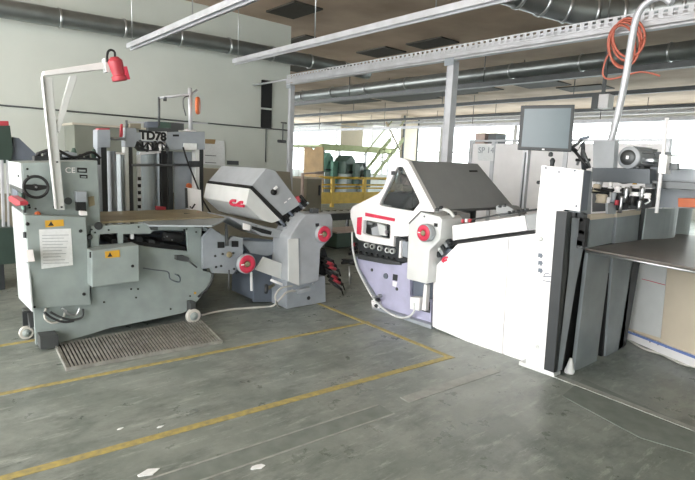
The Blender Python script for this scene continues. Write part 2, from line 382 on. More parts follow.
# ================================================================== FLOOR MARKS
def strip(name, p, q, w, m, lb, cat, h=.003, group=None):
    p = V(*p, 0); q = V(*q, 0); d = (q-p).normalized(); n = V(-d.y, d.x, 0)*w/2
    return top(name, prism(B(), [p-n, q-n, q+n, p+n], V(0, 0, h)), m, lb, cat, group, bev=0)
strip('floor_line', (-1.2, 2.85), (3.36, 2.49), .055, M_ytape, 'yellow floor line nearest the camera, running right to the corner', 'floor line')
strip('floor_line', (-1.2, 3.86), (3.42, 3.56), .042, M_ytape, 'yellow floor line running just in front of the slatted grating', 'floor line')
strip('floor_line', (3.34, 2.46), (3.41, 4.45), .045, M_ytape, 'yellow floor line crossing between the two machines', 'floor line', .0035)
strip('floor_line', (-.6, 4.74), (.75, 4.73), .05, M_ytape, 'short yellow floor line left of the left machine', 'floor line')
t = root('floor_channel', 'narrow metal floor channel with pale edges in the foreground', 'floor channel', 1.6, 2.2)
def fl(p, q, w): 
    p = V(*p, 0); q = V(*q, 0); d = (q-p).normalized(); n = V(-d.y, d.x, 0)*w/2; return prism(B(), [p-n, q-n, q+n, p+n], V(0, 0, .003))
part('channel_plate', fl((.3, 2.28), (2.26, 2.15), .13), M_trench, t, bev=0)
part('edge_strip', fl((.3, 2.355), (2.26, 2.225), .012), M_pale, t, bev=0); part('edge_strip', fl((.3, 2.21), (2.26, 2.08), .012), M_pale, t, bev=0)
part('concrete_fill', fl((2.45, 2.17), (3.42, 2.11), .09), M_pale, t, bev=0)
t = root('floor_cover', 'scraped metal floor cover plate beside the white column foot', 'floor cover', 3.6, 1.3)
P = [W(x, y, 'Z', 0) for x, y in ((555, 381), (575, 378), (700, 432), (720, 470), (650, 432))]
part('plate', prism(B(), [W(x, y, 'Z', 0) for x, y in ((562, 396), (583, 379), (720, 440), (720, 462), (640, 438))], V(0, 0, .003)), M_trench, t, bev=0)
part('edge', prism(B(), [W(x, y, 'Z', 0) for x, y in ((553, 377), (558, 375), (720, 438), (720, 442))], V(0, 0, .006)), M_pale, t, bev=0)
for (x, y, r, lb) in ((258, 467, .045, 'torn white paper scrap at the end of the floor channel'), (148, 473, .06, 'flat white paper scrap near the bottom edge'), (120, 429, .02, 'tiny white paper crumb between the two yellow lines'), (160, 427, .02, 'tiny white scrap right of another between the yellow lines')):
    p = W(x, y, 'Z', 0); P = [p+V(math.cos(a)*r*random.uniform(.5, 1.1), math.sin(a)*r*.5*random.uniform(.5, 1.1), 0) for a in [2*PI*i/9 for i in range(9)]]
    top('paper_scrap', prism(B(), P, V(0, 0, .004)), M_paper, lb, 'paper scrap', bev=0)
# ================================================================== FLOOR GRATING
t = root('floor_grating', 'worn slatted metal grating lying in front of the left machine', 'grating', 1.45, 4.2)
bm = B()
def gq(u, v):  # slightly skewed quad
    a, b, c, d = V(.8, 3.91, 0), V(1.97, 3.82, 0), V(2.09, 4.52, 0), V(.84, 4.5, 0)
    return (a*(1-u)+b*u)*(1-v)+(d*(1-u)+c*u)*v
part('frame', prism(prism(prism(B(), [gq(0, 0), gq(1, 0), gq(1, .02), gq(0, .02)], V(0, 0, .026)), [gq(0, .02), gq(.01, .02), gq(.01, 1), gq(0, 1)], V(0, 0, .026)), [gq(.99, .02), gq(1, .02), gq(1, 1), gq(.99, 1)], V(0, 0, .026)), M_grate, t, bev=0)
for i in range(46):
    u = .015+i*.0213; prism(bm, [gq(u, .02), gq(u+.0095, .02), gq(u+.0095, 1), gq(u, 1)], V(0, 0, .018))
part('slats', bm, M_grate, t, bev=0); part('slat_gap_shade', prism(B(), [gq(.01, .02), gq(.99, .02), gq(.99, .99), gq(.01, .99)], V(0, 0, .004)), M_black, t, bev=0)  # black sheet added under the slats to paint the shade in their gaps
bm = B()
for v in (.25, .5, .75): prism(bm, [gq(.01, v), gq(.99, v), gq(.99, v+.01), gq(.01, v+.01)], V(0, 0, .008))
part('cross_bar', bm, M_dark, t, bev=0)
# ================================================================== FAR HALL
t = root('safety_railing', 'yellow safety railing with a solid lower panel in the far hall', 'railing', 13, 14)
a = W(324, 177, 'Y', 14).x; b = a+3.4; bm = B()
for k in range(3): x = W(332, 200, 'Y', 14).x+k*1.5; part('railing_post', box(B(), x-.06, x+.06, 13.95, 14.05, 0, 1.05), M_yrail, t)
for z in (1.02, .78, .66): part('rail', tube(B(), [V(a-.2, 14, z), V(b, 14, z)], .045 if z > 1 else .03), M_yrail, t, bev=0)
part('kick_panel', box(B(), a-.3, b, 13.97, 14.03, .12, .52), M_yrail, t)
t = root('mezzanine', 'pale green steel mezzanine with posts in front of the far windows', 'mezzanine', 19, 21)
z0 = W(325, 148, 'Y', 21).z; x0 = W(322, 148, 'Y', 21).x
part('floor_beam', box(B(), x0, 21.6, 21, 21.25, z0-.1, z0+.22), M_mezz, t)
part('deck', box(B(), x0, 21.6, 21.25, 25, z0+.05, z0+.15), M_mezz, t)
for px in (325, 340.5, 367, 390):
    x = W(px, 150, 'Y', 21).x; part('column', box(B(), x-.06, x+.06, 21.02, 21.14, 0, z0-.1), M_rail, t)
part('guard_rail', tube(B(), [V(x0, 21.1, z0+1.2), V(21.5, 21.1, z0+1.2)], .035), M_rail, t, bev=0)
for px, w, m, n in ((341, 1.6, M_beige, 'partition_panel'), (372, 1.3, M_white, 'partition_panel')):
    x = W(px, 150, 'Y', 22).x; part(n, box(B(), x, x+w, 22, 22.1, z0+.15, z0+1.5), m, t)
t = root('mezzanine_column', 'brown-edged column rising behind the mezzanine edge', 'column', 18.5, 17)
a, b = W(404, 140, 'Y', 19.5), W(417, 140, 'Y', 19.5)
part('shaft', box(B(), a.x, b.x, 19.5, 19.8, 0, 4.19), M_beige, t); part('edge_profile', box(box(B(), a.x-.07, a.x, 19.45, 19.55, 0, 4.19), b.x, b.x+.08, 19.45, 19.55, 0, 4.19), M_mid, t)
t = root('steel_staircase', 'pale yellow steel staircase leading to the mezzanine', 'staircase', 16, 18)
a, b = W(374, 176, 'Y', 18.4), W(404, 139, 'Y', 18.4)
for dy in (0, .9): part('stringer', prism(B(), [a+V(0, dy, -.12), b+V(0, dy, -.12), b+V(0, dy, .1), a+V(0, dy, .1)], V(0, .05, 0)), M_mezz, t); part('handrail', tube(B(), [a+V(0, dy, .95), b+V(0, dy, .95)], .03), M_mezz, t, bev=0)
for k in range(9):
    p = a+(b-a)*(k+.5)/9; part('tread', box(B(), p.x-.14, p.x+.14, p.y+.05, p.y+.9, p.z-.03, p.z), M_mezz, t)
for k in range(4):
    p = a+(b-a)*(k+.3)/4; part('baluster', cyl(B(), p, p+V(0, 0, .95), .02, 6), M_mezz, t, bev=0)
a2 = W(381, 176, 'Y', 18); b2 = W(396, 132, 'Y', 18)
part('diagonal_brace', tube(B(), [W(386, 122, 'Y', 18.2), W(400, 150, 'Y', 18.2)], .05), M_beige, t, bev=0)
def bgmachine(lb, px0, px1, y0, Y, m, h, hood):
    a, b = W(px0, 170, 'Y', Y).x, W(px1, 170, 'Y', Y).x; t = root('printing_machine', lb, 'machine', (a+b)/2, Y+.5)
    part('base', box(B(), a, b, Y, Y+1.2, 0, h*.55), M_grey, t); part('hood', prism(B(), [V(a, Y+.1, h*.55), V(b, Y+.1, h*.55), V(b-.1, Y+.1, h*.9), V(b-.3, Y+.1, h), V(a+.3, Y+.1, h), V(a, Y+.1, h*.85)], V(0, .9, 0)), hood, t, bev=.03)
    part('rail_bar', tube(B(), [V(a, Y-.05, h*.6), V(b, Y-.05, h*.6)], .04), M_dark, t, bev=0); part('console', box(B(), b-.35, b-.05, Y-.2, Y, h*.3, h*.8), m, t)
bgmachine('light green hooded machine standing under the mezzanine at left', 325, 336, 150, 19, M_green, 2.0, M_green)
bgmachine('dark green machine under the mezzanine behind the yellow railing', 347, 358, 150, 18.2, M_dgreen, 1.9, M_dgreen)
bgmachine('small grey-green machine beside the steel staircase', 361, 369, 150, 18, M_dgreen, 1.6, M_grey)
t = root('tan_board', 'large tan cardboard panel standing beyond the slim white post', 'panel', 12.3, 16.5)
part('sheet', pp(B(), [(304, 147), (311, 147.5), (313, 150), (316, 147), (323, 147), (323, 200), (303, 200)], 'X', 12, .04), M_tan, t)
part('support_foot', box(B(), 12.04, 12.5, W(313, 170, 'X', 12).y-.4, W(313, 170, 'X', 12).y+.4, 0, .06), M_mid, t)
t = root('grey_locker', 'grey-beige locker standing behind the left machine head', 'locker', 5.8, 8.1)
a = W(307, 179, 'Y', 8.0); b = W(321, 209, 'Y', 8.0)
part('body', box(B(), a.x, b.x, 8.0, 8.5, 0, a.z), M_brownp, t); part('top_lip', box(B(), a.x-.02, b.x+.02, 7.97, 8.52, a.z, a.z+.03), M_beige, t); part('handle', box(B(), b.x-.08, b.x-.05, 7.97, 8.0, .9, 1.1), M_dark, t)
part('side_rail', tube(B(), [V(a.x-.12, 7.98, .0), V(a.x-.12, 7.98, a.z+.1), V(b.x, 7.98, a.z+.13)], .03), M_pinkish, t, bev=0)
t = root('roller_conveyor', 'low dark roller conveyor behind the gap between the two machines', 'conveyor', 7.2, 9)
a, b = W(326, 214, 'Y', 8.6), W(352, 222, 'Y', 8.6)
part('frame', box(box(B(), a.x-.3, 9.5, 8.6, 8.66, .3, .45), a.x-.3, 9.5, 9.2, 9.26, .3, .45), M_dark, t)
for k in range(14): part('roller', cyl(B(), (a.x-.2+k*.2, 8.66, .42), (a.x-.2+k*.2, 9.2, .42), .035, 8), M_steel, t, bev=0)
for x in (a.x-.2, 8.0, 9.4):
    for y in (8.63, 9.23): part('leg', box(B(), x-.03, x+.03, y-.03, y+.03, 0, .3), M_dark, t)
t = root('pallet_truck_box', 'faded green bin with a reddish rim on the floor between the machines', 'bin', 6.2, 7)
a, b = W(337, 233, 'Y', 7), W(353, 233, 'Y', 7)
part('bin', box(B(), a.x, b.x+.5, 7, 7.5, .04, .3), M_dgreen, t); part('rim', box(B(), a.x-.02, b.x+.52, 6.98, 7.52, .3, .33), M_pinkish, t)
part('foot', box(B(), a.x+.05, b.x+.4, 7.1, 7.4, 0, .04), M_dark, t)
# partition booth
t = root('partition_wall', 'tall white partition panels behind the right machine, carrying a paper sign', 'partition', 7.1, 3.5)
zt = 1.97
for k, (y0, y1) in enumerate(((4.72, 5.08), (3.55, 4.66), (2.3, 3.49))): part('panel', box(B(), 7, 7.04, y0, y1, .05, zt-.03), M_white, t)
for y in (5.08, 4.66, 3.49, 2.24): part('frame_post', box(B(), 6.98, 7.06, y, y+.06, 0, zt), M_rail, t)
part('top_rail', box(B(), 6.98, 7.06, 2.24, 5.14, zt, zt+.03), M_rail, t)
s = top('paper_sign', pp(B(), [(477.5, 145), (494, 145.5), (493.5, 161), (478, 160.5)], 'X', 6.975, .004), M_paper, 'white paper sign with handwritten letters on the white partition', 'sign', bev=0)
tb = textbm('SP 14', .13, .001); c_ = W(486, 150.5, 'X', 6.965); orient(tb, c_, (0, -1, 0), (0, 0, 1)); part('lettering', tb, M_grey2, s, bev=0)
for px, w, m, lb in ((480, 9, M_pinkish, 'reddish brown carton standing far behind the white partition'), (492, 7, M_mid, 'grey stacked crate far behind the white partition')):
    a, b = W(px-w/2, 134, 'X', 10), W(px+w/2, 142, 'X', 10); t = root('carton', lb, 'carton', 10.2, a.y); 
    part('carton_body', box(B(), 10, 10.4, b.y, a.y, 0, a.z), m, t); part('flap', box(B(), 9.99, 10.41, b.y-.01, a.y+.01, a.z, a.z+.02), M_tan, t)
# aluminium profile between partition and column
t = root('aluminium_profile', 'slim aluminium upright standing just left of the white column', 'profile', 5.2, 2.9)
a = W(526, 150, 'X', 5.3)
part('upright', box(B(), 5.3, 5.36, a.y-.03, a.y+.03, 0, W(526, 148, 'X', 5.3).z), M_rail, t); part('groove', box(B(), 5.292, 5.3, a.y-.008, a.y+.008, 0.01, 1.75), M_mid, t, bev=0)
# ================================================================== LEFT MACHINE
YF = 4.55
def bolts(par, pts, a, v, r=.009, m=None, n='bolt'):
    d = V(-1, 0, 0) if a == 'X' else V(0, -1, 0)
    for x, y in pts: part(n, lathe(B(), W(x, y, a, v), d, [(r, 0), (r*.9, .008), (.002, .01)], 10), m or M_black, par, bev=0)
t = root('feeding_machine', 'grey-green machine at left with black handwheel, long table and castors', 'machine', 1.4, 4.9)
LM = t
body = part('cabinet_body', pp(B(), [(22, 163), (97.5, 160.5), (101, 230), (92, 300), (33, 307)], 'Y', YF+.05, .62), M_grey, t, bev=.006)
part('end_panel', pp(B(), [(7.5, 161), (20.3, 162.8), (21.8, 189), (9, 184)], 'X', .69, .012), M_end, t)
lp = part('lower_end_panel', pp(B(), [(11.5, 206), (23.5, 214), (31.5, 306), (32, 312), (18.5, 298)], 'X', .69, .012), M_end, t)
part('side_box', pp(B(), [(17, 251), (25, 250), (27, 262), (19, 263)], 'X', .64, .05), M_white, t, 'white socket box')
part('door_lock', pp(B(), [(22.5, 232), (24, 232), (24.3, 238), (22.8, 238)], 'X', .675, .015), M_dark, t)
cp = part('control_panel', pp(B(), [(9.5, 184), (21.8, 189), (23.2, 213), (12, 205)], 'X', .685, .02), M_mid, t)
part('display', pp(B(), [(12, 188), (17, 191), (18, 199), (12.7, 196)], 'X', .675, .01), M_grey3, cp)
part('display', pp(B(), [(17.8, 191.5), (21, 193.3), (21.6, 202), (18.8, 200)], 'X', .675, .01), M_dgreen, cp)
part('red_lever', pp(B(), [(8, 197), (10.5, 195.5), (20, 201.5), (20, 205), (16, 206), (9, 201)], 'X', .62, .05), M_plug, cp)
part('button_strip', pp(B(), [(20.5, 204), (22.4, 206), (22.9, 210), (21, 208)], 'X', .67, .01), M_green, cp)
# door with fittings
d = part('cabinet_door', pp(B(), [(24.5, 215), (86, 217), (91, 305), (33.5, 308.5)], 'Y', YF-.05, .09), M_grey, t, bev=.006)
YD = YF-.05
part('instruction_sheet', pp(B(), [(39, 229.5), (71, 228.5), (73, 265), (41.5, 269)], 'Y', YD-.004, .003), M_paper, d, 'white instruction sheet', bev=0)
lines = B()
for k in range(10): y = 235+k*3.1; pp(lines, [(42+k*.15, y+.2), (69-(k*5 % 9), y-.3), (69-(k*5 % 9), y+.2), (42+k*.15, y+.7)], 'Y', YD-.0052, .001)
part('printed_lines', lines, M_grey2, d, bev=0)
st = part('warning_sticker', pp(B(), [(45, 220.5), (63.5, 219.5), (64, 226), (45.5, 227.5)], 'Y', YD-.004, .003), M_yel, d, 'yellow warning sticker', bev=0)
part('warning_triangle', pp(B(), [(48, 226), (51, 221.3), (54, 225.7)], 'Y', YD-.006, .002), M_dark, d, bev=0)
bolts(d, [(80.5, 231), (84, 294), (27.5, 224)], 'Y', YD, .014, n='door_knob'); bolts(d, [(34.5, 309-2)], 'Y', YD)
part('push_button', lathe(B(), W(37.5, 214, 'Y', YF+.04), (0, -1, 0), [(.022, 0), (.022, .02), (.014, .03)], 16), M_orange, t)
# hand wheel
hw = root('x', 'x', 'x', 0, 0); bpy.data.objects.remove(hw); 
c0 = W(36, 187, 'Y', YF-.02); R = (W(48, 187, 'Y', YF-.02)-c0).length
hw = part('handwheel', torus(B(), c0, (0, 1, 0), R, .011), M_black, t, 'black handwheel', bev=0)
part('spoke', prism(B(), [c0+V(-R, -.006, .02), c0+V(-R, -.006, -.012), c0+V(0, -.006, -.03), c0+V(R, -.006, -.012), c0+V(R, -.006, .012), c0+V(0, -.006, .018)], V(0, .012, 0)), M_black, hw)
part('hub', lathe(B(), c0+V(0, .06, 0), (0, -1, 0), [(.022, 0), (.022, .06), (.008, .07), (.007, .075)], 16), M_black, hw); part('hub_cap', lathe(B(), c0+V(0, -.014, 0), (0, -1, 0), [(.008, 0), (.006, .006)], 12), M_steel, hw, bev=0)
YC = YF+.05
bolts(t, [(27.3, 169), (27.7, 176), (29, 205), (29.5, 207.5), (35.5, 208.7), (54, 207), (62, 201.5), (57, 162)], 'Y', YC, .008)
bolts(t, [(19, 176)], 'X', .69, .008)
tb = textbm('CE', .062, .002); orient(tb, W(70.3, 170.5, 'Y', YC-.002), (1, 0, 0), (0, 0, 1)); part('conformity_mark', tb, M_white, t, 'white CE mark', bev=0)
for q in ([(77, 167.5), (87, 168), (87, 173), (77.3, 172.5)], [(79.5, 174.5), (87.5, 175), (87.5, 178.5), (80, 178)]):
    r2 = part('rating_plate', pp(B(), q, 'Y', YC-.004, .003), M_black, t, 'black rating plate', bev=0)
    c = [((x-sum(p[0] for p in q)/4)*.7+sum(p[0] for p in q)/4, (y-sum(p[1] for p in q)/4)*.35+sum(p[1] for p in q)/4+.4) for x, y in q]; part('plate_field', pp(B(), c, 'Y', YC-.006, .002), M_grey, r2, bev=0)
sb = part('switch_box', pp(B(), [(76, 191.5), (86.5, 191.5), (87, 202), (76.5, 202)], 'Y', YC-.07, .07), M_grey2, t)
part('socket', pp(B(), [(76.5, 202), (86, 202), (86.5, 212), (77, 211)], 'Y', YC-.05, .05), M_black, sb); part('white_plug', pp(B(), [(80, 211), (87, 211.5), (87.5, 215.5), (80.5, 215.5)], 'Y', YC-.09, .06), M_white, sb)
part('cover_disc', lathe(B(), W(68, 201, 'Y', YC), (0, -1, 0), [(.03, 0), (.028, .012)], 18), M_mid, t)
part('yellow_label', pp(B(), [(88, 197), (94, 196), (95, 205), (89, 207)], 'Y', YC-.004, .003), M_wood, t, bev=0)
# main side panel with service opening
hole1 = [(98, 234.5), (118, 233), (119, 244), (99, 245)]
hole2 = [(123, 234), (150, 233.5), (155, 229.5), (187, 231), (188.5, 251.5), (160, 248.5), (123, 243.5)]
sp = part('side_panel', pp(B(), [(91, 226), (196, 221.5), (201.5, 226), (203, 271), (210, 272), (212, 276), (208, 287), (200, 298), (190, 309), (183, 313), (150, 320), (110, 328), (60, 343), (36, 345), (33.5, 300), (91, 300)], 'Y', YF, .035, [hole1, hole2]), M_grey, t, bev=0)
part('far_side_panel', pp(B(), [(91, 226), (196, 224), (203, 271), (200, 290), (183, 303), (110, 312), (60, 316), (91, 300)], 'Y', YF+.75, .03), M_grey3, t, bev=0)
part('top_rail', pp(B(), [(98, 224.5), (200, 223.5), (200, 229), (98, 233)], 'Y', YF+.04, .04), M_grey, t)
part('bottom_pan', box(B(), 1.1, 2.05, YF+.05, YF+.72, .12, .16), M_dark, t)
for k, (px, py) in enumerate(((125, 236), (140, 237), (152, 240), (163, 243), (172, 245), (182, 247))):
    c = W(px, py+3, 'Y', YF+.1); part('roller', cyl(B(), c, c+V(0, .6, 0), .028, 12), M_dark if k % 2 else M_mid, t, bev=0)
part('belt_table', prism(B(), [W(112, 239, 'Y', YF+.08), W(190, 247, 'Y', YF+.08), W(190, 252.5, 'Y', YF+.08), W(112, 244, 'Y', YF+.08)], V(0, .62, 0)), M_black, t)
mt = part('drive_motor', lathe(B(), W(163, 236, 'Y', YF+.06), (.9, 0, -.12), [(.03, 0), (.045, .01), (.045, .16), (.03, .18), (.03, .2)], 18), M_black, t, bev=0)
part('air_fitting', cyl(B(), W(183, 241, 'Y', YF+.05), W(183, 232, 'Y', YF+.05), .012, 10), M_black, t); bolts(t, [(164, 237), (167, 236.5), (172, 240)], 'Y', YF+.01, .006, M_steel, 'screw')
part('mount_rod', cyl(B(), W(127, 233, 'Y', YF+.06), W(160, 234, 'Y', YF+.06), .01, 8), M_dark, t, bev=0); part('clamp', pp(B(), [(131, 233), (134, 233), (134, 239), (131, 239)], 'Y', YF+.03, .03), M_paper, t)
part('disc_cover', lathe(B(), W(98.5, 226, 'Y', YF), (0, -1, 0), [(.034, 0), (.03, .012)], 20), M_dark, t)
for q in (88.5, 91): part('rubber_stop', lathe(B(), W(89, 237, 'Y', YF), (0, -1, 0), [(.025, 0), (.02, .03)], 12), M_dark, t) if q == 91 else None
bolts(t, [(91.5, 229.5), (95, 232.5), (106, 224.8), (108.5, 230), (131, 223), (138.5, 227), (184, 230), (186.5, 229), (196, 232), (190, 296), (170.5, 309), (136, 297.5), (131, 289), (138, 289), (104, 302)], 'Y', YF, .008)
part('warning_dot', lathe(B(), W(195, 293, 'Y', YF), (0, -1, 0), [(.012, 0), (.012, .003)], 12), M_yel, t, bev=0)
part('panel_cable', tube(B(), [W(x, y, 'Y', YF-.008) for x, y in ((143, 268), (155, 270), (168, 272), (170, 279), (179, 282), (179.5, 277), (175, 274))], .005, 6, sm=True), M_grey3, t, bev=0)
lv = part('clamp_lever', pp(B(), [(176.5, 256), (184, 255.5), (189, 258), (189, 262), (182, 261), (176.5, 260)], 'Y', YF-.05, .05), M_mid, t); part('lever_rod', cyl(B(), W(187, 260, 'Y', YF-.04), W(197, 267.5, 'Y', YF-.06), .008, 8), M_mid, lv, bev=0)
part('grab_handle', tube(B(), [W(x, y, 'Y', YF-.02) for x, y in ((213, 273), (211, 282), (206, 290), (198, 297))], .012, 8, sm=True), M_dark, t, bev=0)
# control box
bx = part('control_box', pp(B(), [(91.5, 251), (139, 245), (139.5, 281), (92, 287.5)], 'Y', YF-.18, .18), M_grey, t, bev=.006)
part('warning_sticker', pp(B(), [(105, 251.5), (119.5, 250), (120, 257), (105.5, 258.2)], 'Y', YF-.184, .003), M_yel, bx, 'yellow warning sticker', bev=0)
part('warning_triangle', pp(B(), [(107.5, 257), (110, 252.3), (112.5, 256.5)], 'Y', YF-.186, .002), M_dark, bx, bev=0)
bolts(bx, [(132.5, 266)], 'Y', YF-.18, .013, n='door_knob'); part('box_hinge', pp(B(), [(90, 252), (91.5, 252), (91.5, 258), (90, 258)], 'Y', YF-.17, .02), M_black, bx)
# tabletop
zt = .955
part('tabletop', prism(B(), [V(1.2, 4.63, zt), V(2.42, 4.63, zt), V(2.42, 5.42, zt), V(1.28, 5.42, zt)], V(0, 0, .02)), M_wood, t, 'worn tan tabletop')
tp = part('steel_table', prism(B(), [W(149, 226.5, 'Z', .95), W(212, 227, 'Z', .95), W(222, 222.5, 'Z', .95), V(2.42, 4.62, .95), V(1.6, 4.62, .95)], V(0, 0, .014)), M_sheet, t, 'bare steel front plate', bev=0)
part('table_bracket', pp(B(), [(146, 222), (155, 225), (158, 227), (158, 230), (151, 230)], 'Y', YF-.01, .03), M_mid, t); part('table_bracket', pp(B(), [(194, 223.5), (203, 223.5), (203, 227.5), (195, 227.5)], 'Y', YF-.02, .04), M_mid, t)
bolts(t, [(163, 224.5), (180, 223.8), (203, 223)], 'Y', YF-.03, .01, M_steel, 'screw')
for x, y in ((204, 207), (208, 208), (211, 209.5)): pass
part('red_guide', pp(pp(B(), [(197, 212), (200, 212), (200, 216), (197, 216)], 'Y', 5.1, .02), [(204, 213), (208, 213), (208, 217), (204, 217)], 'Y', 5.1, .02), M_pink, t)
part('side_guide', tube(B(), [W(184, 214, 'Y', 5.0), W(211, 216, 'Y', 5.0)], .012), M_mid, t, bev=0)
wp_ = part('white_flap', pp(B(), [(187, 187.5), (201, 190), (202, 212), (187, 209)], 'Y', 5.35, .02), M_white, t, 'white flap')
part('pointer', pp(B(), [(185.3, 188), (187.5, 188), (188.2, 208), (186, 208)], 'Y', 5.32, .02), M_dark, wp_); part('check_mark', tube(B(), [W(186+4, 210.5-4, 'Y', 5.335), W(188+4, 208.5, 'Y', 5.335), W(195, 204, 'Y', 5.335)], .008, 6), M_black, wp_, bev=0)
# foot, castors, hoses
part('foot_block', pp(B(), [(40, 336.5), (58, 334.5), (59.5, 347.5), (40.5, 349.5)], 'Y', 4.42, .12), M_mid, t, 'dull brown foot block')
def castor(par, c, r, wdt, ax=(0, -1, 0), m=None):
    w_ = part('castor', lathe(B(), V(*c)-V(*ax)*wdt/2, ax, [(r*.9, 0), (r, wdt*.15), (r, wdt*.85), (r*.9, wdt)], 24), m or M_hose, par, bev=0)
    part('hub', lathe(B(), V(*c)+V(*ax)*wdt/2, ax, [(r*.62, -.001), (r*.55, .004), (r*.25, .006), (r*.2, .012)], 18), M_grey, w_, bev=0); return w_
c = W(193, 315.5, 'Y', 4.47); castor(t, (c.x, 4.47, .068), .068, .05); part('castor_fork', box(B(), c.x-.025, c.x+.025, 4.46, 4.58, .08, .2), M_mid, t)
castor(t, (.7, 4.8, .055), .055, .04); part('castor_fork', box(B(), .685, .74, 4.84, 4.87, .05, .22), M_dark, t)
castor(t, (1.9, 5.2, .055), .055, .04, m=M_dark); castor(t, (.85, 5.15, .055), .055, .04, m=M_dark)
part('leg', pp(B(), [(22, 308), (27, 311), (30, 328), (25, 326)], 'X', .72, .05), M_mid, t)
for k, (pts) in enumerate((((46, 308), (45, 318), (53, 323), (62, 319), (66, 310)), ((50, 312), (60, 317), (72, 320), (82, 317), (83, 309)), ((62, 308), (68, 314), (76, 315), (80, 308)), ((44, 312), (52, 318), (64, 322), (74, 321)))):
    part('hose', tube(B(), [W(x, y, 'Y', YF-.03-.015*k) for x, y in pts], .009, 8, sm=True), (M_hose, M_mid, M_steel, M_dark)[k], t, bev=0)
# gallows
t = root('cable_gallows', 'white square-tube gallows leaning over the left machine', 'bracket', .97, 4.5, 1.05)
def sqtube(pts, w, th, m, a='Y', v=4.48):
    return pp(B(), pts, a, v, th)
part('pole', pp(B(), [(56.8, 210), (65, 210), (52.5, 78), (42.8, 76)], 'Y', 4.5, .05), M_wpaint, t, bev=.006)
part('pole_lip', pp(B(), [(55.6, 209), (56.8, 208.5), (42.8, 76), (42, 77)], 'Y', 4.48, .05), M_white, t, bev=0)
a = pp(B(), [(42.5, 76), (43.5, 71), (105.5, 61.5), (106.5, 69)], 'Y', 4.49, .06); part('arm', a, M_white, t, bev=.006)
part('brace', pp(B(), [(54.5, 131), (59.5, 133), (77, 79), (77, 75), (70, 76)], 'Y', 4.51, .04), M_wpaint, t, bev=.004)
part('arm_clip', pp(B(), [(104.5, 58), (109, 58), (110, 72), (106, 72)], 'Y', 4.47, .08), M_wpaint, t)
bolts(t, [(57.2, 162), (61.5, 207)], 'Y', 4.5, .008, M_mid)
t = root('power_plug', 'faded red industrial plug hanging from the end of the gallows arm', 'plug', 1.35, 4.5, 2.08)
a = W(114, 57, 'Y', 4.45); b = W(120, 79.5, 'Y', 4.45); d_ = b-a
part('plug_body', lathe(B(), a, d_, [(.03, 0), (.056, .03), (.052, .1), (.045, .14), (.06, .145), (.06, .18), (.045, .185)], 18), M_plug, t)
part('latch', obox(B(), a+d_*.68+V(.055, -.02, 0), d_, V(0, 1, 0), V(1, 0, .2), .05, .02, .015), M_pink, t)
part('cable', tube(B(), [W(x, y, 'Y', 4.46) for x, y in ((115, 58), (114.5, 52), (111, 50), (108, 52), (107, 58), (107.5, 62))], .009, 8, sm=True), M_black, t, bev=0)
# ---- dark machine at the left edge
t = root('press_machine', 'dark machine with a red cap and thin columns cut by the left picture edge', 'machine', .6, 6.8)
part('head', pp(B(), [(-60, 127), (10, 125.5), (13, 150), (11, 163), (-60, 166)], 'Y', 6.9, .5), M_presshead, t); part('red_cap', pp(B(), [(-60, 120), (8.5, 121), (9, 125.5), (-60, 127)], 'Y', 6.9, .4), M_plug, t)
part('hopper', pp(B(), [(13, 137), (19, 138), (38, 156), (30, 163), (11, 163)], 'Y', 6.95, .4), M_grey3, t)
part('column', pp(B(), [(0.5, 160), (3.5, 160), (5.5, 232), (2.5, 232)], 'Y', 6.7, .05), M_rail, t); part('column', pp(B(), [(6.5, 160), (8.5, 160), (10, 230), (8, 230)], 'Y', 6.7, .05), M_rail, t); part('column', pp(B(), [(-30, 160), (-24, 160), (-22, 232), (-28, 232)], 'Y', 6.7, .05), M_rail, t)
a = W(14, 228, 'Y', 6.6); z1 = W(2, 228, 'Y', 6.6).z
part('base', box(B(), -.9, a.x, 6.6, 7.4, .3, z1), M_presshead, t); part('plinth', box(B(), -.8, a.x-.1, 6.7, 7.3, 0, .3), M_dark, t)
# clutter row on top behind cabinet
t = root('feed_manifold', 'row of dark fittings and hoses along the top of the left cabinet', 'fittings', 1.0, 5.1, 1.46)
z0 = W(60, 161, 'Y', 5.1).z
part('base_bar', box(B(), .86, 1.38, 5.05, 5.15, 1.44, 1.5), M_dark, t)
for k in range(9):
    x = .9+k*.055; h = .03+.025*((k*7) % 3); part('fitting', lathe(B(), (x, 5.1, 1.5), (0, 0, 1), [(.02, 0), (.022, h*.6), (.012, h)], 10), (M_black, M_mid, M_dgreen)[k % 3], t, bev=0)
part('light_box', pp(B(), [(63, 151), (77, 153), (78, 160), (63, 160)], 'Y', 5.05, .1), M_grey2, t)
part('hose_run', tube(B(), [V(.88, 5.02, 1.52), V(1.0, 4.98, 1.56), V(1.15, 5.0, 1.5), V(1.3, 5.02, 1.55), V(1.38, 5.05, 1.5)], .012, sm=True), M_black, t, bev=0)
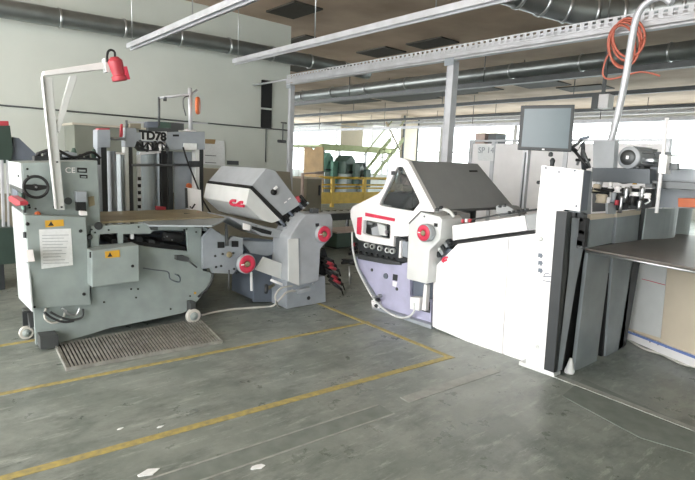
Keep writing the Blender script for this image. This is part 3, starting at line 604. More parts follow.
# ---- gantry TD78
t = root('pile_feeder', 'grey steel feeder gantry lettered TD78 behind the tan tabletop', 'feeder', 2.1, 5.6)
YG = 5.55
def xw(px, y=YG): return W(px, 180, 'Y', y).x
zb0, zb1 = W(165, 150, 'Y', YG).z, W(165, 130, 'Y', YG).z
cb_ = part('crossbeam', pp(B(), [(125, 127.5), (136, 128), (137, 132.5), (166, 132), (205, 131.5), (205, 149.5), (170, 150), (166, 143), (137, 141), (135, 147), (125, 147)], 'Y', YG, .12), M_grey2, t, bev=.006)
tb = textbm('TD78', .12, .003, .006)
orient(tb, W(153, 136.2, 'Y', YG-.008), (1, 0, -.02), (0, 0, 1)); 
part('name_plate', pp(B(), [(141, 131.5), (167, 131.5), (166.5, 140.8), (141.5, 140.8)], 'Y', YG-.006, .005), M_wpaint, t); part('name_letters', tb, M_black, t, 'black letters TD78', bev=0)
def gpost(l0, r0, l1, r1, y0, m, mi, yp, yb=211):
    zt_ = W(l0, y0, 'Y', yp); a_, b_, c_, d_ = W(l0, y0, 'Y', yp), W(r0, y0, 'Y', yp), W(r1, yb, 'Y', yp), W(l1, yb, 'Y', yp)
    f1 = a_.x; f2 = b_.x; return part('post', box(B(), f1, f2, yp, yp+.1, .0, a_.z), m, t)
for l, r, y0, yp in ((96.5, 100.5, 130, YG-.1), (124.8, 128.5, 147, YG+.01), (195.5, 199.5, 149, YG+.01)): gpost(l, r, l, r, y0, M_wpaint if l != 96.5 else M_grey2, None, yp)
for l, r, y0, yp in ((100.5, 106.5, 147, YG-.07), (128.5, 132.5, 147, YG+.03), (199.5, 203.5, 149, YG+.03)): gpost(l, r, l, r, y0, M_dark, None, yp)
part('corner_block', pp(B(), [(97, 129.5), (110.5, 129.5), (110.5, 147.5), (97, 147.5)], 'Y', YG-.12, .14), M_grey2, t, bev=.006)
part('red_cap_strip', pp(B(), [(99, 128.2), (110, 128.2), (110, 129.7), (99, 129.7)], 'Y', YG-.12, .12), M_plug, t)
part('tie_rod', cyl(B(), W(110, 138.5, 'Y', YG), W(125, 139, 'Y', YG), .016, 10), M_steel, t, bev=0); part('tie_rod', cyl(B(), W(132, 165, 'Y', YG+.02), W(196, 165, 'Y', YG+.02), .014, 10), M_mid, t, bev=0); part('rod_block', pp(B(), [(190.5, 161), (200, 161), (200, 167), (190.5, 167)], 'Y', YG-.02, .05), M_dark, t)
def curved_sheet(px0, px1, pyt, yp, m, nm, rise=.03):
    a_ = W(px0, pyt, 'Y', yp); b_ = W(px1, pyt, 'Y', yp); bm = B(); n = 10; F = []
    for i in range(n+1):
        s = i/n; x = a_.x+(b_.x-a_.x)*s; F.append(V(x, yp-.07*math.sin(PI*s), .35))
    for i in range(n+1):
        pass
    loop = F+[p+V(0, .012, 0) for p in reversed(F)]
    prism(bm, loop, V(0, 0, a_.z-.35)); return part(nm, bm, m, t, bev=0)
curved_sheet(107, 116, 151, YG+.05, M_grey2, 'side_sheet'); curved_sheet(116.5, 124.5, 153, YG+.1, M_sheet, 'side_sheet'); curved_sheet(137, 160, 151.5, YG+.2, M_sheet, 'curved_sheet')
part('white_edge', pp(B(), [(115.5, 152), (124.5, 153), (124.5, 155), (115.5, 154)], 'Y', YG+.0, .01), M_white, t); part('white_edge', pp(B(), [(140, 152), (161, 150.5), (161, 153), (140, 155)], 'Y', YG+.08, .02), M_white, t)
part('perforated_strip', pp(B(), [(136.5, 155), (141, 155), (142, 210), (138, 210)], 'Y', YG+.1, .01), M_paper, t)
for k in range(5): y = 177+k*7; part('slot', pp(B(), [(138, y), (141, y), (141.2, y+3.4), (138.2, y+3.4)], 'Y', YG+.09, .012), M_black, t, bev=0)
for l, r in ((161.5, 167.5), (168.8, 173)): part('guide_rail', box(B(), xw(l, YG+.1), xw(r, YG+.1), YG+.1, YG+.16, .3, W(165, 151, 'Y', YG+.1).z), M_black if l < 165 else M_dark, t)
bp_ = part('backing_panel', pp(B(), [(173.5, 152), (195, 152), (195, 211), (175, 211)], 'Y', YG+.15, .02), M_grey2, t); part('orange_knob', lathe(B(), W(188.5, 186, 'Y', YG+.13), (0, -1, 0), [(.034, 0), (.034, .02), (.02, .03)], 18), M_orange, bp_)
part('diagonal_cable', tube(B(), [W(183, 147, 'Y', YG-.03), W(187, 160, 'Y', YG-.03), W(194, 178, 'Y', YG-.03), W(203, 200, 'Y', YG-.06), W(214, 218, 'Y', YG-.1)], .01, sm=True), M_black, t, bev=0)
# suction head clutter
sh = part('suction_head', pp(B(), [(136, 141), (166, 142), (168, 147), (163, 151), (142, 151), (136, 145)], 'Y', YG+.02, .14), M_dark, t, 'dark suction head')
for k, (x, y, m) in enumerate(((140, 143, M_mid), (145, 145, M_steel), (150, 146, M_white), (155, 144, M_black), (160, 147, M_white), (164, 145, M_steel), (147, 148, M_black), (167, 150, M_dark))):
    part('sucker', lathe(B(), W(x, y-3, 'Y', YG-.02), (0, -.1, -1), [(.014, 0), (.018, .03), (.01, .05), (.014, .07)], 10), m, sh, bev=0)
part('sucker_hose', tube(B(), [W(x, y, 'Y', YG-.04) for x, y in ((138, 142), (143, 147), (148, 143), (154, 148), (160, 142), (166, 147))], .008, sm=True), M_black, sh, bev=0)
part('top_rail', pp(B(), [(129, 121.5), (208, 122.5), (208, 124), (129, 123)], 'Y', YG+.1, .02), M_rail, t); part('rail_upright', box(B(), xw(130), xw(131.5), YG+.08, YG+.12, zb1, W(130, 120, 'Y', YG).z), M_mid, t)
mo = part('top_motor', pp(B(), [(147, 121.5), (158, 121.5), (158, 128), (147, 127.5)], 'Y', YG+.02, .1), M_grey3, t); part('motor_end', pp(B(), [(158, 121.5), (171, 122.5), (171, 128), (158, 128)], 'Y', YG+.03, .08), M_dgreen, t); part('motor_box', pp(B(), [(171, 122.5), (184, 123.5), (184, 130), (171, 130)], 'Y', YG+.03, .08), M_mid, t); part('gear_box', pp(B(), [(130, 123.5), (141, 123.5), (141, 129), (130, 129)], 'Y', YG+.03, .1), M_brownp, t)
part('support', box(B(), xw(150), xw(180), YG+.03, YG+.1, zb1-.02, W(160, 127.5, 'Y', YG).z), M_mid, t)
part('white_dish', lathe(B(), W(189.5, 131.5, 'Y', YG+.05), (0, 0, 1), [(.08, 0), (.07, .012), (.03, .03)], 18), M_white, t); part('label_plate', pp(B(), [(173, 134.5), (179, 134.5), (179, 136.5), (173, 136.5)], 'Y', YG-.006, .005), M_black, t, bev=0)
part('lower_panel', pp(B(), [(184, 143), (197, 143.5), (197, 150), (184, 150)], 'Y', YG-.02, .03), M_paper, t)
part('red_tab', pp(B(), [(121, 124), (123, 124), (123, 137), (120, 137)], 'Y', YG-.05, .03), M_plug, t); part('red_tab', pp(B(), [(156, 211-5), (166, 211-4), (166, 210), (156, 210)], 'Y', YG-.05, .03), M_plug, t)
part('base_plinth', box(B(), xw(97), xw(203), YG-.1, YG+.6, 0, .3), M_grey3, t)
# ================================================================== LEFT FOLDING UNIT
t = root('folding_unit', 'grey folding unit with tilted plate box and two red handwheels', 'folding unit', 3.0, 4.7)
YN = 4.47
# tilted plate box : prism along Y, split at the black seam
def yprism(pts, y0, y1, px_on=None):
    return prism(B(), [W(x, y, 'Y', px_on or y0)+V(0, y0-(px_on or y0), 0) for x, y in pts], V(0, y1-y0, 0))
L1 = W(207, 182, 'X', W(250, 187, 'Y', YN).x).y
part('upper_shell', yprism(rnd([(251.5, 186), (266, 168.5), (275, 170), (300.5, 204.5), (282.5, 216)], .06, 3), YN, L1), M_head, t, 'pale grey upper shell', bev=.006)
part('black_seal', yprism([(250, 187.5), (252, 185.7), (283.5, 216.5), (281, 219.5)], YN-.006, L1+.006, YN), M_black, t, bev=0)
lo = part('lower_shell', yprism(rnd([(249.6, 188), (280.5, 220), (272, 223), (262, 220), (246, 205)], .06, 3), YN, L1), M_wpaint, t, 'pale lower shell', bev=.006)
k_ = part('clamp_knob', lathe(B(), W(273, 192, 'Y', YN), (0, -1, 0), [(.03, 0), (.03, .03), (.02, .04)], 16), M_black, t); part('white_grip', obox(B(), W(275.5, 188, 'Y', YN-.03), (1, 0, .8), (0, 1, 0), (-.8, 0, 1), .022, .012, .012), M_white, k_)
part('level_marks', pp(pp(B(), [(284, 202.5), (286.5, 201), (287, 202), (284.5, 203.5)], 'Y', YN-.003, .003), [(288, 199), (290.5, 197.5), (291, 198.5), (288.5, 200)], 'Y', YN-.003, .003), M_white, t, bev=0)
# logo on the lower shell face (in the plane of the face)
p1, p2 = W(249.6, 188, 'Y', YN), W(280.5, 220, 'Y', YN)  # not the visible face
A_, B_ = W(249.6, 188, 'Y', YN), W(246, 205, 'Y', YN)
fn = V(0, 1, 0).cross(B_-A_).normalized(); 
if fn.x > 0: fn = -fn
def onplane(x, y, P0, n, off=.004):
    d = fw*F_PX+rt*(x-347.5)-up*(y-240); P0 = P0+n*off; return EYE+d*((P0-EYE).dot(n)/d.dot(n))
def logo(P0, n, par, pts=None, r=.012):
    for q in pts: part('red_logo', tube(B(), [onplane(x, y, P0, n, .003) for x, y in q], r, 6, sm=True), M_pink, par, 'crimson swoosh mark', bev=0)
logo(A_, fn, lo, [((236, 201), (232.5, 200.5), (230.5, 202.5), (232.5, 204.8), (236.5, 205), (240, 202.5), (243, 202.5)), ((236.5, 205), (240, 205.8), (243.5, 206))], .016)
# feed tray beneath box
part('delivery_tray', yprism([(229, 216.5), (250, 222), (262, 226), (282, 230), (286, 234), (280, 238), (262, 236), (247, 228), (231, 219)], YN+.02, YN+.5, YN+.02), M_head, t, bev=.003)
part('tray_slot', yprism([(252, 226), (272, 231.5), (271, 235), (262, 233), (252, 229)], YN+.008, YN+.02, YN+.01), M_black, t); part('white_tag', yprism([(243, 223), (250, 225), (249.5, 231), (243, 229.5)], YN-.01, YN+.01, YN), M_white, t)
part('plate_handle', obox(B(), W(262, 227.5, 'Y', YN), (1, 0, -.3), (0, 1, 0), (.3, 0, 1), .07, .02, .008), M_steel, t)
# comb of dark adjusting levers
for k in range(6):
    a_ = W(279+k*4.3, 219-k*4.6, 'Y', YN+.02); b_ = W(285+k*4.3, 226-k*4.6, 'Y', YN+.02)
    l_ = part('adjusting_lever', tube(B(), [a_, b_], .018, 8), M_black if k % 2 else M_grey3, t, bev=0); part('lever_tip', lathe(B(), b_+V(0, -.02, 0), (0, -1, 0), [(.014, 0), (.008, .02)], 10), M_grey2 if k % 2 else M_steel, l_, bev=0)
part('lever_bar', yprism([(277, 222), (281, 226), (308, 205), (303, 200)], YN+.05, YN+.1, YN+.05), M_dark, t)
part('red_clip', yprism([(296, 198), (299, 196), (301, 202), (298, 203)], YN, YN+.04), M_plug, t)
# head housing with bevelled left side
hd = part('head_housing', yprism(rnd([(290, 237), (300, 221), (307, 214), (331, 214), (333, 220), (332.5, 236), (320.5, 249), (319, 281), (299, 286), (287.5, 281)], .08, 3), 4.3, 4.62), M_head, t, bev=.02)
part('housing_rib', yprism([(297, 239), (299, 238), (299.5, 285), (298, 286)], 4.29, 4.3, 4.3), M_grey2, t, bev=0); part('bevel_plate', yprism([(287.5, 239), (297.5, 238.5), (298.5, 285.5), (288, 281)], 4.285, 4.3, 4.3), M_wpaint, t, bev=0)
part('label_square', pp(B(), [(315.5, 223.5), (319, 223.2), (319.2, 226.5), (315.7, 226.8)], 'Y', 4.297, .003), M_black, t, bev=0)
part('top_fitting', obox(B(), W(314, 211, 'Y', 4.4), (1, 0, 0), (0, 1, 0), (0, 0, 1), .04, .03, .03), M_mid, t)
def redwheel(par, c, d, r, depth=.04):
    w_ = part('handwheel', lathe(B(), c, d, [(r*.95, -depth), (r, -depth*.6), (r, 0), (r*.9, .006), (r*.2, .006)], 28), M_head, par, bev=0)
    part('red_dial', lathe(B(), V(*c)+V(*d)*.006, d, [(r*.9, 0), (r*.87, .008), (r*.34, .008), (r*.34, 0)], 28), M_pink, w_, bev=0)
    part('hub', lathe(B(), V(*c)+V(*d)*.006, d, [(r*.3, 0), (r*.28, .012), (r*.15, .014)], 18), M_wood, w_, bev=0)
    part('dial_mark', prism(B(), [V(*c)+V(*d)*.0145+q for q in dialq(d, r)], V(*d)*.002), M_white, w_, bev=0); return w_
def dialq(d, r):
    s = V(1, 0, 0) if abs(d[1]) > .5 else V(0, -1, 0); u = V(0, 0, 1)
    return [-s*r*.75+u*r*.07, -s*r*.4+u*r*.05, -s*r*.4-u*r*.05, -s*r*.75-u*r*.07]
redwheel(t, W(324, 234, 'Y', 4.25), (0, -1, 0), .095, .05); redwheel(t, W(247, 264, 'Y', 4.35), (0, -1, 0), .098, .05)
# in-feed assembly (left)
part('infeed_plate', yprism([(205, 235), (212, 228), (229, 240), (233, 236), (243, 238), (243, 262), (233, 274), (213, 273), (210, 268), (203, 269), (203, 238)], 4.5, 4.54), M_grey2, t)
for x, y in ((221, 245), (235, 244)): part('window_recess', pp(B(), [(x-3, y-3), (x+3.5, y-3), (x+3.5, y+3), (x-3, y+3)], 'Y', 4.49, .012), M_black, t, bev=0)
bolts(t, [(215, 256), (216, 267), (222.5, 254), (233, 253), (234, 269), (236.5, 273), (221, 266)], 'Y', 4.5, .012, M_dark)
part('bearing', lathe(B(), W(229, 254.5, 'Y', 4.5), (0, -1, 0), [(.03, 0), (.03, .015), (.012, .02)], 16), M_wood, t)
part('sensor_post', yprism([(225.5, 224), (227.5, 224), (229, 246), (226, 246)], 4.47, 4.49), M_mid, t); part('support_rod', cyl(B(), W(229, 270, 'Y', 4.47), V(W(229, 270, 'Y', 4.47).x, 4.47, W(230, 290, 'Y', 4.47).z), .008, 8), M_mid, t, bev=0)
for k in range(6):
    c = W(204+k*3.4, 229+k*1.3, 'Y', 4.62); part('feed_roller', cyl(B(), c+V(0, 0, -.05*(k % 2)), c+V(0, .55, -.05*(k % 2)), .03, 12), M_dark if k % 2 else M_mid, t, bev=0)
for k in range(5): part('steel_finger', cyl(B(), W(203, 240+k*4.5, 'Y', 4.6), W(212, 243+k*4.5, 'Y', 4.6), .008, 6), M_steel if k % 2 else M_dark, t, bev=0)
part('feed_table', yprism([(201, 226), (225, 236), (224, 239), (201, 230)], 4.56, 5.15, 4.6), M_sheet, t)
part('frame_plate', yprism([(239, 237), (284, 241), (290, 250), (288, 302), (254, 302), (254, 276), (243, 250)], 4.66, 4.7), M_grey3, t); part('upper_plate', yprism([(241, 241), (287, 242), (286, 251), (267, 256), (250, 253)], 4.6, 4.65), M_grey2, t)
part('inner_block', yprism([(255, 275), (286, 290), (288, 300), (254, 300)], 4.72, 5.2, 4.7), M_grey3, t)
part('vertical_rod', pp(B(), [(250.7, 272), (252.5, 272), (252.8, 291), (251, 291)], 'Y', 4.58, .02), M_white, t)
part('slanted_guard', prism(B(), [W(264, 257, 'Y', 4.42), W(289, 266, 'Y', 4.42), W(289, 282, 'Y', 4.42), W(256, 270, 'Y', 4.42)], V(0, .03, 0)), M_wpaint, t, 'pale slanted guard', bev=.004); bolts(t, [(282, 273)], 'Y', 4.42, .009)
part('delivery_strip', tube(B(), [W(271, 280, 'Y', 4.45), W(288, 287, 'Y', 4.45)], .014), M_white, t, bev=0)
cx = W(264.5, 289, 'Y', 4.5); part('roller_wheel', lathe(B(), cx, (.8, -.5, 0), [(.045, 0), (.05, .01), (.05, .03), (.03, .04)], 18), M_dark, t, bev=0); part('axle', cyl(B(), cx+V(.03, -.01, 0), cx+V(.2, .12, 0), .018, 10), M_wood, t, bev=0)
bs = part('base_plate', prism(B(), [W(287, 281, 'Y', 4.36), W(325, 276, 'Y', 4.36), W(326, 300, 'Y', 4.36), V(W(326, 300, 'Y', 4.36).x, 4.36, .004), V(W(287, 305, 'Y', 4.36).x, 4.36, .004)], V(0, .3, 0)), M_grey2, t, bev=.005)
bolts(bs, [(308.5, 298)], 'Y', 4.36, .022); part('valve_body', obox(B(), W(303, 290, 'Y', 4.33), (1, 0, .1), (0, 1, 0), (0, 0, 1), .08, .03, .02), M_head, t); bolts(t, [(292, 290), (296, 291), (313, 284)], 'Y', 4.33, .014, M_steel, 'fitting')
# red and black finger levers at the right side
for k in range(7):
    a_ = W(320+k*1.5, 256+k*4, 'Y', 4.45); b_ = a_+V(.17+.02*(k % 3), -.03, -.07-.01*k)
    l_ = part('scoring_lever', tube(B(), [a_, b_], .016, 8), M_black, t, bev=0); part('red_grip', tube(B(), [a_+(b_-a_)*.35, a_+(b_-a_)*.8], .02, 8), M_plug if k in (1, 2, 4, 5) else M_dark, l_, bev=0); part('tip', tube(B(), [b_, b_+V(.03, 0, -.07)], .008, 6), M_black, l_, bev=0)
part('lever_mount', yprism([(318, 251), (324, 248), (330, 270), (322, 277), (319, 276)], 4.48, 4.7, 4.5), M_black, t)
# floor hoses
t = root('floor_hose', 'pale hoses running from the left unit base across the floor to the castor', 'hose', 2.7, 4.3)
F_ = [W(295, 291, 'Y', 4.3), W(287, 292, 'Y', 4.28), W(280, 299, 'Y', 4.27)]
part('long_hose', tube(B(), F_+[W(x, y, 'Z', .012) for x, y in ((272, 306), (255, 307.5), (235, 309), (215, 312), (202, 315))], .011, 8, sm=True), M_hose, t, bev=0)
part('loop_hose', tube(B(), [W(292, 286, 'Y', 4.29), W(281, 288, 'Y', 4.27), W(275.5, 295, 'Y', 4.26), W(276, 301, 'Y', 4.24)]+[W(279, 307, 'Z', .012), W(284, 304.5, 'Z', .012)], .009, 8, sm=True), M_hose, t, bev=0)
# ================================================================== RIGHT FOLDING MACHINE
t = root('folding_machine', 'pale folding machine with a grey sloped cover, triangular window and one red handwheel', 'machine', 4.4, 3.3)
XF = 3.8
def xprism(pts, x0, x1, on=None): return prism(B(), [W(x, y, 'X', on or x0)+V(x0-(on or x0), 0, 0) for x, y in pts], V(x1-x0, 0, 0))
out = [(393, 159.5), (396, 157.5), (405, 159), (408, 161), (434, 210), (434, 216), (424, 214), (412, 220), (408, 236), (401, 236.5), (394, 236), (393.5, 246.5), (375, 243.5), (359, 240), (356, 237), (353, 226), (350.5, 217), (350.5, 210), (353, 206.5), (367, 199.5), (378, 194), (383, 189)]
tri = rnd([(397.5, 166.5), (403, 167), (420, 202.5), (413, 211.5), (378.5, 205.5)], .1, 3)
win = rnd([(363.5, 219.5), (390.5, 224.5), (390, 239.5), (362.5, 234)], .12, 3)
hv = lambda q: [W(x, y, 'X', XF) for x, y in q]
sc = part('side_cover', prism(B(), hv(out), V(.05, 0, 0), [hv(tri), hv(win)]), M_white, t, bev=0)
part('triangular_window', xprism([(397, 165.5), (404, 166), (421, 202.5), (413.5, 212.5), (377.5, 206.5)], XF+.02, XF+.026), M_smoke, t, bev=0)
ap, bt = W(405, 160, 'X', XF), W(434, 210, 'X', XF)
lf = W(378, 205, 'X', XF); xe = onplane(477, 163, ap, (bt-ap).cross(V(1, 0, 0)).normalized(), 0).x
L_ = xe-XF-.05
cv = part('sloped_cover', prism(B(), [ap+V(.05, 0, 0), bt+V(.05, 0, 0), bt+V(.05, .03, -.03), ap+V(.05, .035, -.012)], V(L_, 0, 0)), M_cover, t, 'warm grey sloped cover', bev=0)
# right end of the cover is cut on the slant seen in the photo
n_ = (bt-ap).cross(V(1, 0, 0)).normalized()
e2 = onplane(517, 211, ap, n_, 0)
part('cover_skirt', prism(B(), [ap+V(.05+L_, 0, 0), e2, V(XF+.05+L_-.02, bt.y, bt.z)], V(0, .02, -.01)), M_cover, cv, bev=0)
part('rear_cover', prism(B(), [ap+V(.05, .035, 0), W(384, 190, 'X', XF)+V(.05, 0, 0), W(384, 190, 'X', XF)+V(.05, -.03, -.02), ap+V(.05, .03, -.04)], V(L_, 0, 0)), M_smoke, t, bev=0)
part('cover_vent', prism(B(), [onplane(x, y, ap, n_, .002) for x, y in ((469, 170.5), (477, 170.5), (477.5, 172), (469.5, 172))], n_*.004), M_black, cv, bev=0)
part('red_trim', xprism([(365, 212.5), (394.5, 218.5), (394, 221.5), (365, 216)], XF-.012, XF), M_pink, t); part('red_trim', xprism([(357, 217.5), (361.5, 217), (360.5, 235), (356.5, 234)], XF-.012, XF), M_pink, t)
# inside things behind glass
part('inner_housing', box(B(), XF+.25, XF+.9, 3.3, 3.95, .75, 1.12), M_mid, t)
part('inner_plate', xprism([(366, 221), (388, 226), (388, 238), (366, 233)], XF+.12, XF+.14), M_mid, t)
for q, m in ((((371, 228), (378, 226), (380, 236), (372, 235)), M_head), (((377, 223), (385, 226), (386, 236), (379, 235)), M_wpaint), (((365, 221), (372, 223), (371, 225), (365, 224)), M_cover)): part('inner_bracket', xprism(q, XF+.08, XF+.11), m, t)
part('inner_roller', cyl(B(), W(386, 232, 'X', XF+.06), W(386, 232, 'X', XF+.06)+V(.08, 0, 0), .02, 12), M_steel, t, bev=0)
for q, m in ((((380, 199), (390, 192), (412, 194), (416, 204), (408, 208), (381, 204)), M_mid), (((391, 183), (403, 184), (403, 191), (391, 190)), M_beige), (((400, 174), (407, 178), (410, 186), (402, 184)), M_pinkish)): part('plate_pack', xprism(q, XF+.2, XF+.5), m, t)
part('window_hinge', lathe(B(), W(400.5, 169, 'X', XF+.01), (-1, 0, 0), [(.022, 0), (.02, .015)], 14), M_dark, t)
part('gas_strut', cyl(B(), W(413, 186, 'X', XF+.1), W(412, 208, 'X', XF+.1), .008, 8), M_dark, t, bev=0)
part('dark_clip', xprism([(391, 171), (395, 171), (394, 175), (391, 175)], XF-.01, XF), M_dark, t)
# roller bay
part('roller_bay', xprism([(357, 241), (394, 247), (408, 246), (408, 262), (396, 263), (372, 258), (359, 255)], XF+.07, XF+.3), M_dark, t)
part('bay_frame', xprism([(357, 254), (399, 262), (400, 265), (384, 264), (358, 259)], XF+.02, XF+.1), M_mid, t)
for x, y in ((366, 245.3), (372, 246.6), (379.5, 248.4), (387, 250.3), (392, 251.2)):
    r_ = part('roller', lathe(B(), W(x, y, 'X', XF+.04), (-1, 0, 0), [(.028, -.03), (.03, 0), (.024, .012), (.008, .014)], 16), M_wpaint, t, bev=0); part('roller_core', lathe(B(), W(x, y, 'X', XF+.025), (-1, 0, 0), [(.016, 0), (.015, .004)], 12), M_black, r_, bev=0)
for k in range(7): part('knurled_screw', lathe(B(), W(361+k*5.5, 252+k*1.1, 'X', XF+.05), (-1, 0, 0), [(.014, 0), (.01, .03)], 10), M_mid if k % 2 else M_black, t, bev=0)
part('dark_recess', xprism([(393.5, 238), (400, 237), (406, 240), (406, 250), (393.5, 247)], XF+.03, XF+.06), M_dark, t); part('handle_bar', xprism([(399.5, 241), (401, 241), (400.5, 258), (398.5, 258)], XF-.03, XF), M_white, t)
part('adjuster_bracket', xprism([(401, 240), (407.5, 242), (407.5, 258), (401.5, 256)], XF+.0, XF+.03), M_grey2, t)
# lavender base
bp = part('base_panel', xprism([(356, 257), (400, 264), (410, 262), (410, 296), (431, 300), (431, 330), (409, 322), (376, 311), (373, 308), (374, 296), (364, 279), (357, 268)], XF+.05, XF+.09), M_lav, t, 'lavender grey base panel')
part('curved_edge', tube(B(), [W(x, y, 'X', XF+.04) for x, y in ((355, 256), (358, 268), (366, 282), (375, 297), (375, 308))], .02, 8, sm=True), M_grey2, t, bev=0)
part('base_body', box(B(), XF+.1, XF+1.1, 3.15, 3.95, .06, .75), M_grey3, t); part('foot', box(B(), XF+.1, XF+.2, 3.8, 3.9, 0, .06), M_wpaint, t); part('foot', box(B(), XF+.1, XF+.2, 3.2, 3.3, 0, .06), M_wpaint, t); part('foot', box(B(), XF+.95, XF+1.05, 3.5, 3.6, 0, .06), M_wpaint, t)
bolts(bp, [(386, 262), (385, 276), (397, 289), (372, 270)], 'X', XF+.05, .018, M_mid, 'screw'); part('label', xprism([(393, 274), (397.5, 275), (397, 281), (392.5, 280)], XF+.045, XF+.05), M_dark, bp, bev=0); part('label', xprism([(392.5, 281), (397, 282), (396, 287), (392.5, 286)], XF+.045, XF+.05), M_white, bp, bev=0); part('round_cover', ring_sector(B(), W(386, 276, 'X', XF+.045), (-1, 0, 0), .02, .03, .01), M_grey3, bp, bev=0)
part('lower_slot', xprism([(423, 300), (429.5, 302), (429.5, 313), (422, 311)], XF+.04, XF+.05), M_dark, bp, bev=0); part('white_block', xprism([(410, 297), (420, 298), (419, 311), (410, 309)], XF-.03, XF+.05), M_white, t); part('white_strut', xprism([(424, 284), (427, 285), (425.5, 311), (421.5, 310)], XF-.02, XF+.03), M_white, t)
part('bottom_ledge', xprism([(372, 306), (408, 318), (431, 325), (431, 331), (408, 324), (372, 312)], XF-.02, XF+.05), M_grey2, t)
for k, (x, y) in enumerate(((376, 297), (379, 300), (375, 303), (381, 296), (378, 306))): part('pneumatic_fitting', lathe(B(), W(x, y, 'X', XF+.0), (-1, 0, .2), [(.022, 0), (.02, .03), (.01, .05)], 10), (M_steel, M_dark, M_white)[k % 3], t, bev=0)
part('white_foot_block', xprism([(371, 300), (376, 300), (379, 309), (372, 308)], XF-.02, XF+.04), M_white, t)
# octagonal head with red wheel
XH = 3.66
hd = part('head_housing', xprism(rnd([(421.5, 212), (439.5, 216.5), (441.8, 219.5), (440, 239.5), (429.5, 250.5), (427, 284), (406.5, 279), (408, 244), (408.7, 224)], .07, 3), XH, XH+.3), M_wpaint, t, 'white angular head housing', bev=.012)
part('head_seam', tube(B(), [W(409, 223.5, 'X', XH-.003), W(421, 211.5, 'X', XH-.003), W(434, 213, 'X', XH-.003)], .006, 6), M_dark, hd, bev=0)
part('head_back', xprism([(423, 211), (440, 215), (441, 239), (431, 250), (428, 280), (409, 277), (409, 223)], XH+.3, XH+.45, XH), M_cover, t)
redwheel(t, W(424, 233, 'X', XH-.075), (-1, 0, 0), .083, .07)
part('label_square', xprism([(434, 223), (437.5, 223.5), (437.3, 227), (434, 226.6)], XH-.003, XH), M_black, hd, bev=0); bolts(hd, [(424.5, 216.5)], 'X', XH, .008, M_grey3, 'screw')
part('yellow_marker', xprism([(428, 273), (431, 273), (431, 280), (428, 280)], XH+.12, XH+.14), M_yel, t)
for k, (x, y) in enumerate(((437, 209), (441, 207), (446, 210), (450, 213), (455, 213), (433, 211))): part('top_fitting', lathe(B(), W(x, y+2, 'X', XF-.05+.04*k), (0, 0, 1), [(.018, 0), (.02, .02), (.012, .03)], 10), M_dark if k % 2 else M_mid, t, bev=0)
part('top_arc', tube(B(), [W(x, y, 'X', XF) for x, y in ((436, 211), (444, 209.5), (450, 212), (454, 217))], .016, 8, sm=True), M_wpaint, t, bev=0)
for k, (x, y, m) in enumerate(((441, 249, M_white), (444, 247, M_dark), (447, 244, M_steel), (439, 254, M_dark), (443, 252, M_steel), (449, 241, M_dark), (436, 257, M_grey2))): part('side_linkage', obox(B(), W(x, y, 'X', XF+.0), (0, .7, .7), (1, 0, 0), (0, -.7, .7), .03, .03, .016), m, t)
part('side_frame', xprism([(440, 232), (455, 224), (455, 245), (432, 272), (428, 272), (430, 250)], XF+.1, XF+.2), M_cover, t)
part('base_cable', tube(B(), [W(x, y, 'X', XF-.03) for x, y in ((352, 232), (353, 250), (357, 267), (365, 284), (374, 299), (385, 310), (398, 317), (408, 317), (414, 311), (414, 303))], .011, 8, sm=True), M_wpaint, t, 'pale looping cable', bev=0)
# feed table box, panels
fb = part('register_table', xprism([(452, 225.5), (524.5, 215.5), (527, 230.5), (452.5, 240.5)], XF-.03, XF+.75), M_white, t, bev=.006)
part('table_end', xprism([(525, 215.5), (541, 212), (541, 230), (527.2, 230.5)], XF-.02, XF+.7), M_cover, t)
part('black_gap', xprism([(452, 241), (541, 230.5), (541, 234), (453, 245.5), (437, 263), (433, 266), (436, 258)], XF+.03, XF+.6), M_black, t)
dp = part('front_panel', xprism([(433.5, 268), (457.5, 244), (508.5, 237), (505, 300), (502.5, 341), (502.3, 357.5), (432.3, 326.5)], XF-.02, XF+.02), M_white, t, 'large white front panel', bev=.004)
part('front_panel', xprism([(509, 237), (543, 232.5), (540, 372), (503, 358), (503.2, 341), (505.5, 300)], XF-.02, XF+.02), M_white, t, 'narrow white front panel', bev=.004)
part('frame_box', box(B(), XF+.03, XF+1.1, 2.0, 3.05, .05, .8), M_grey3, t); part('base_rail', box(B(), XF+.03, XF+1.1, 2.0, 3.05, 0, .05), M_wpaint, t)
P0, nn = W(446, 260, 'X', XF-.02), V(-1, 0, 0)
for q in (((448, 257.3), (444.5, 258), (442.5, 260.5), (444, 262)), ((444, 261), (447, 259.8))): part('red_logo', tube(B(), [onplane(x, y, P0, nn, .002) for x, y in q], .011, 6, sm=True), M_pink, dp, 'crimson swoosh mark', bev=0)
part('guide_rod', tube(B(), [W(462, 221.5, 'X', XF+.1), W(500, 214.5, 'X', XF+.1), W(540, 209, 'X', XF+.1)], .008), M_mid, t, bev=0)
for x, y in ((463, 221), (466.5, 220.5), (470, 220.5)): part('red_clip', obox(B(), W(x, y, 'X', XF+.05), (1, 0, 0), (0, 1, 0), (0, 0, 1), .012, .012, .016), M_plug if x != 466.5 else M_white, t)
part('register_bracket', xprism([(496, 206), (500, 205), (508, 206), (516, 211), (518, 214), (500, 217), (496, 212)], XF+.15, XF+.3), M_cover, t)
for k in range(7): part('bracket_screw', lathe(B(), W(500+k*4.5, 215.5-k*.7-(8 if k < 2 else 0), 'X', XF+.06), (0, 0, 1), [(.014, 0), (.012, .025)], 10), M_dark, t, bev=0)
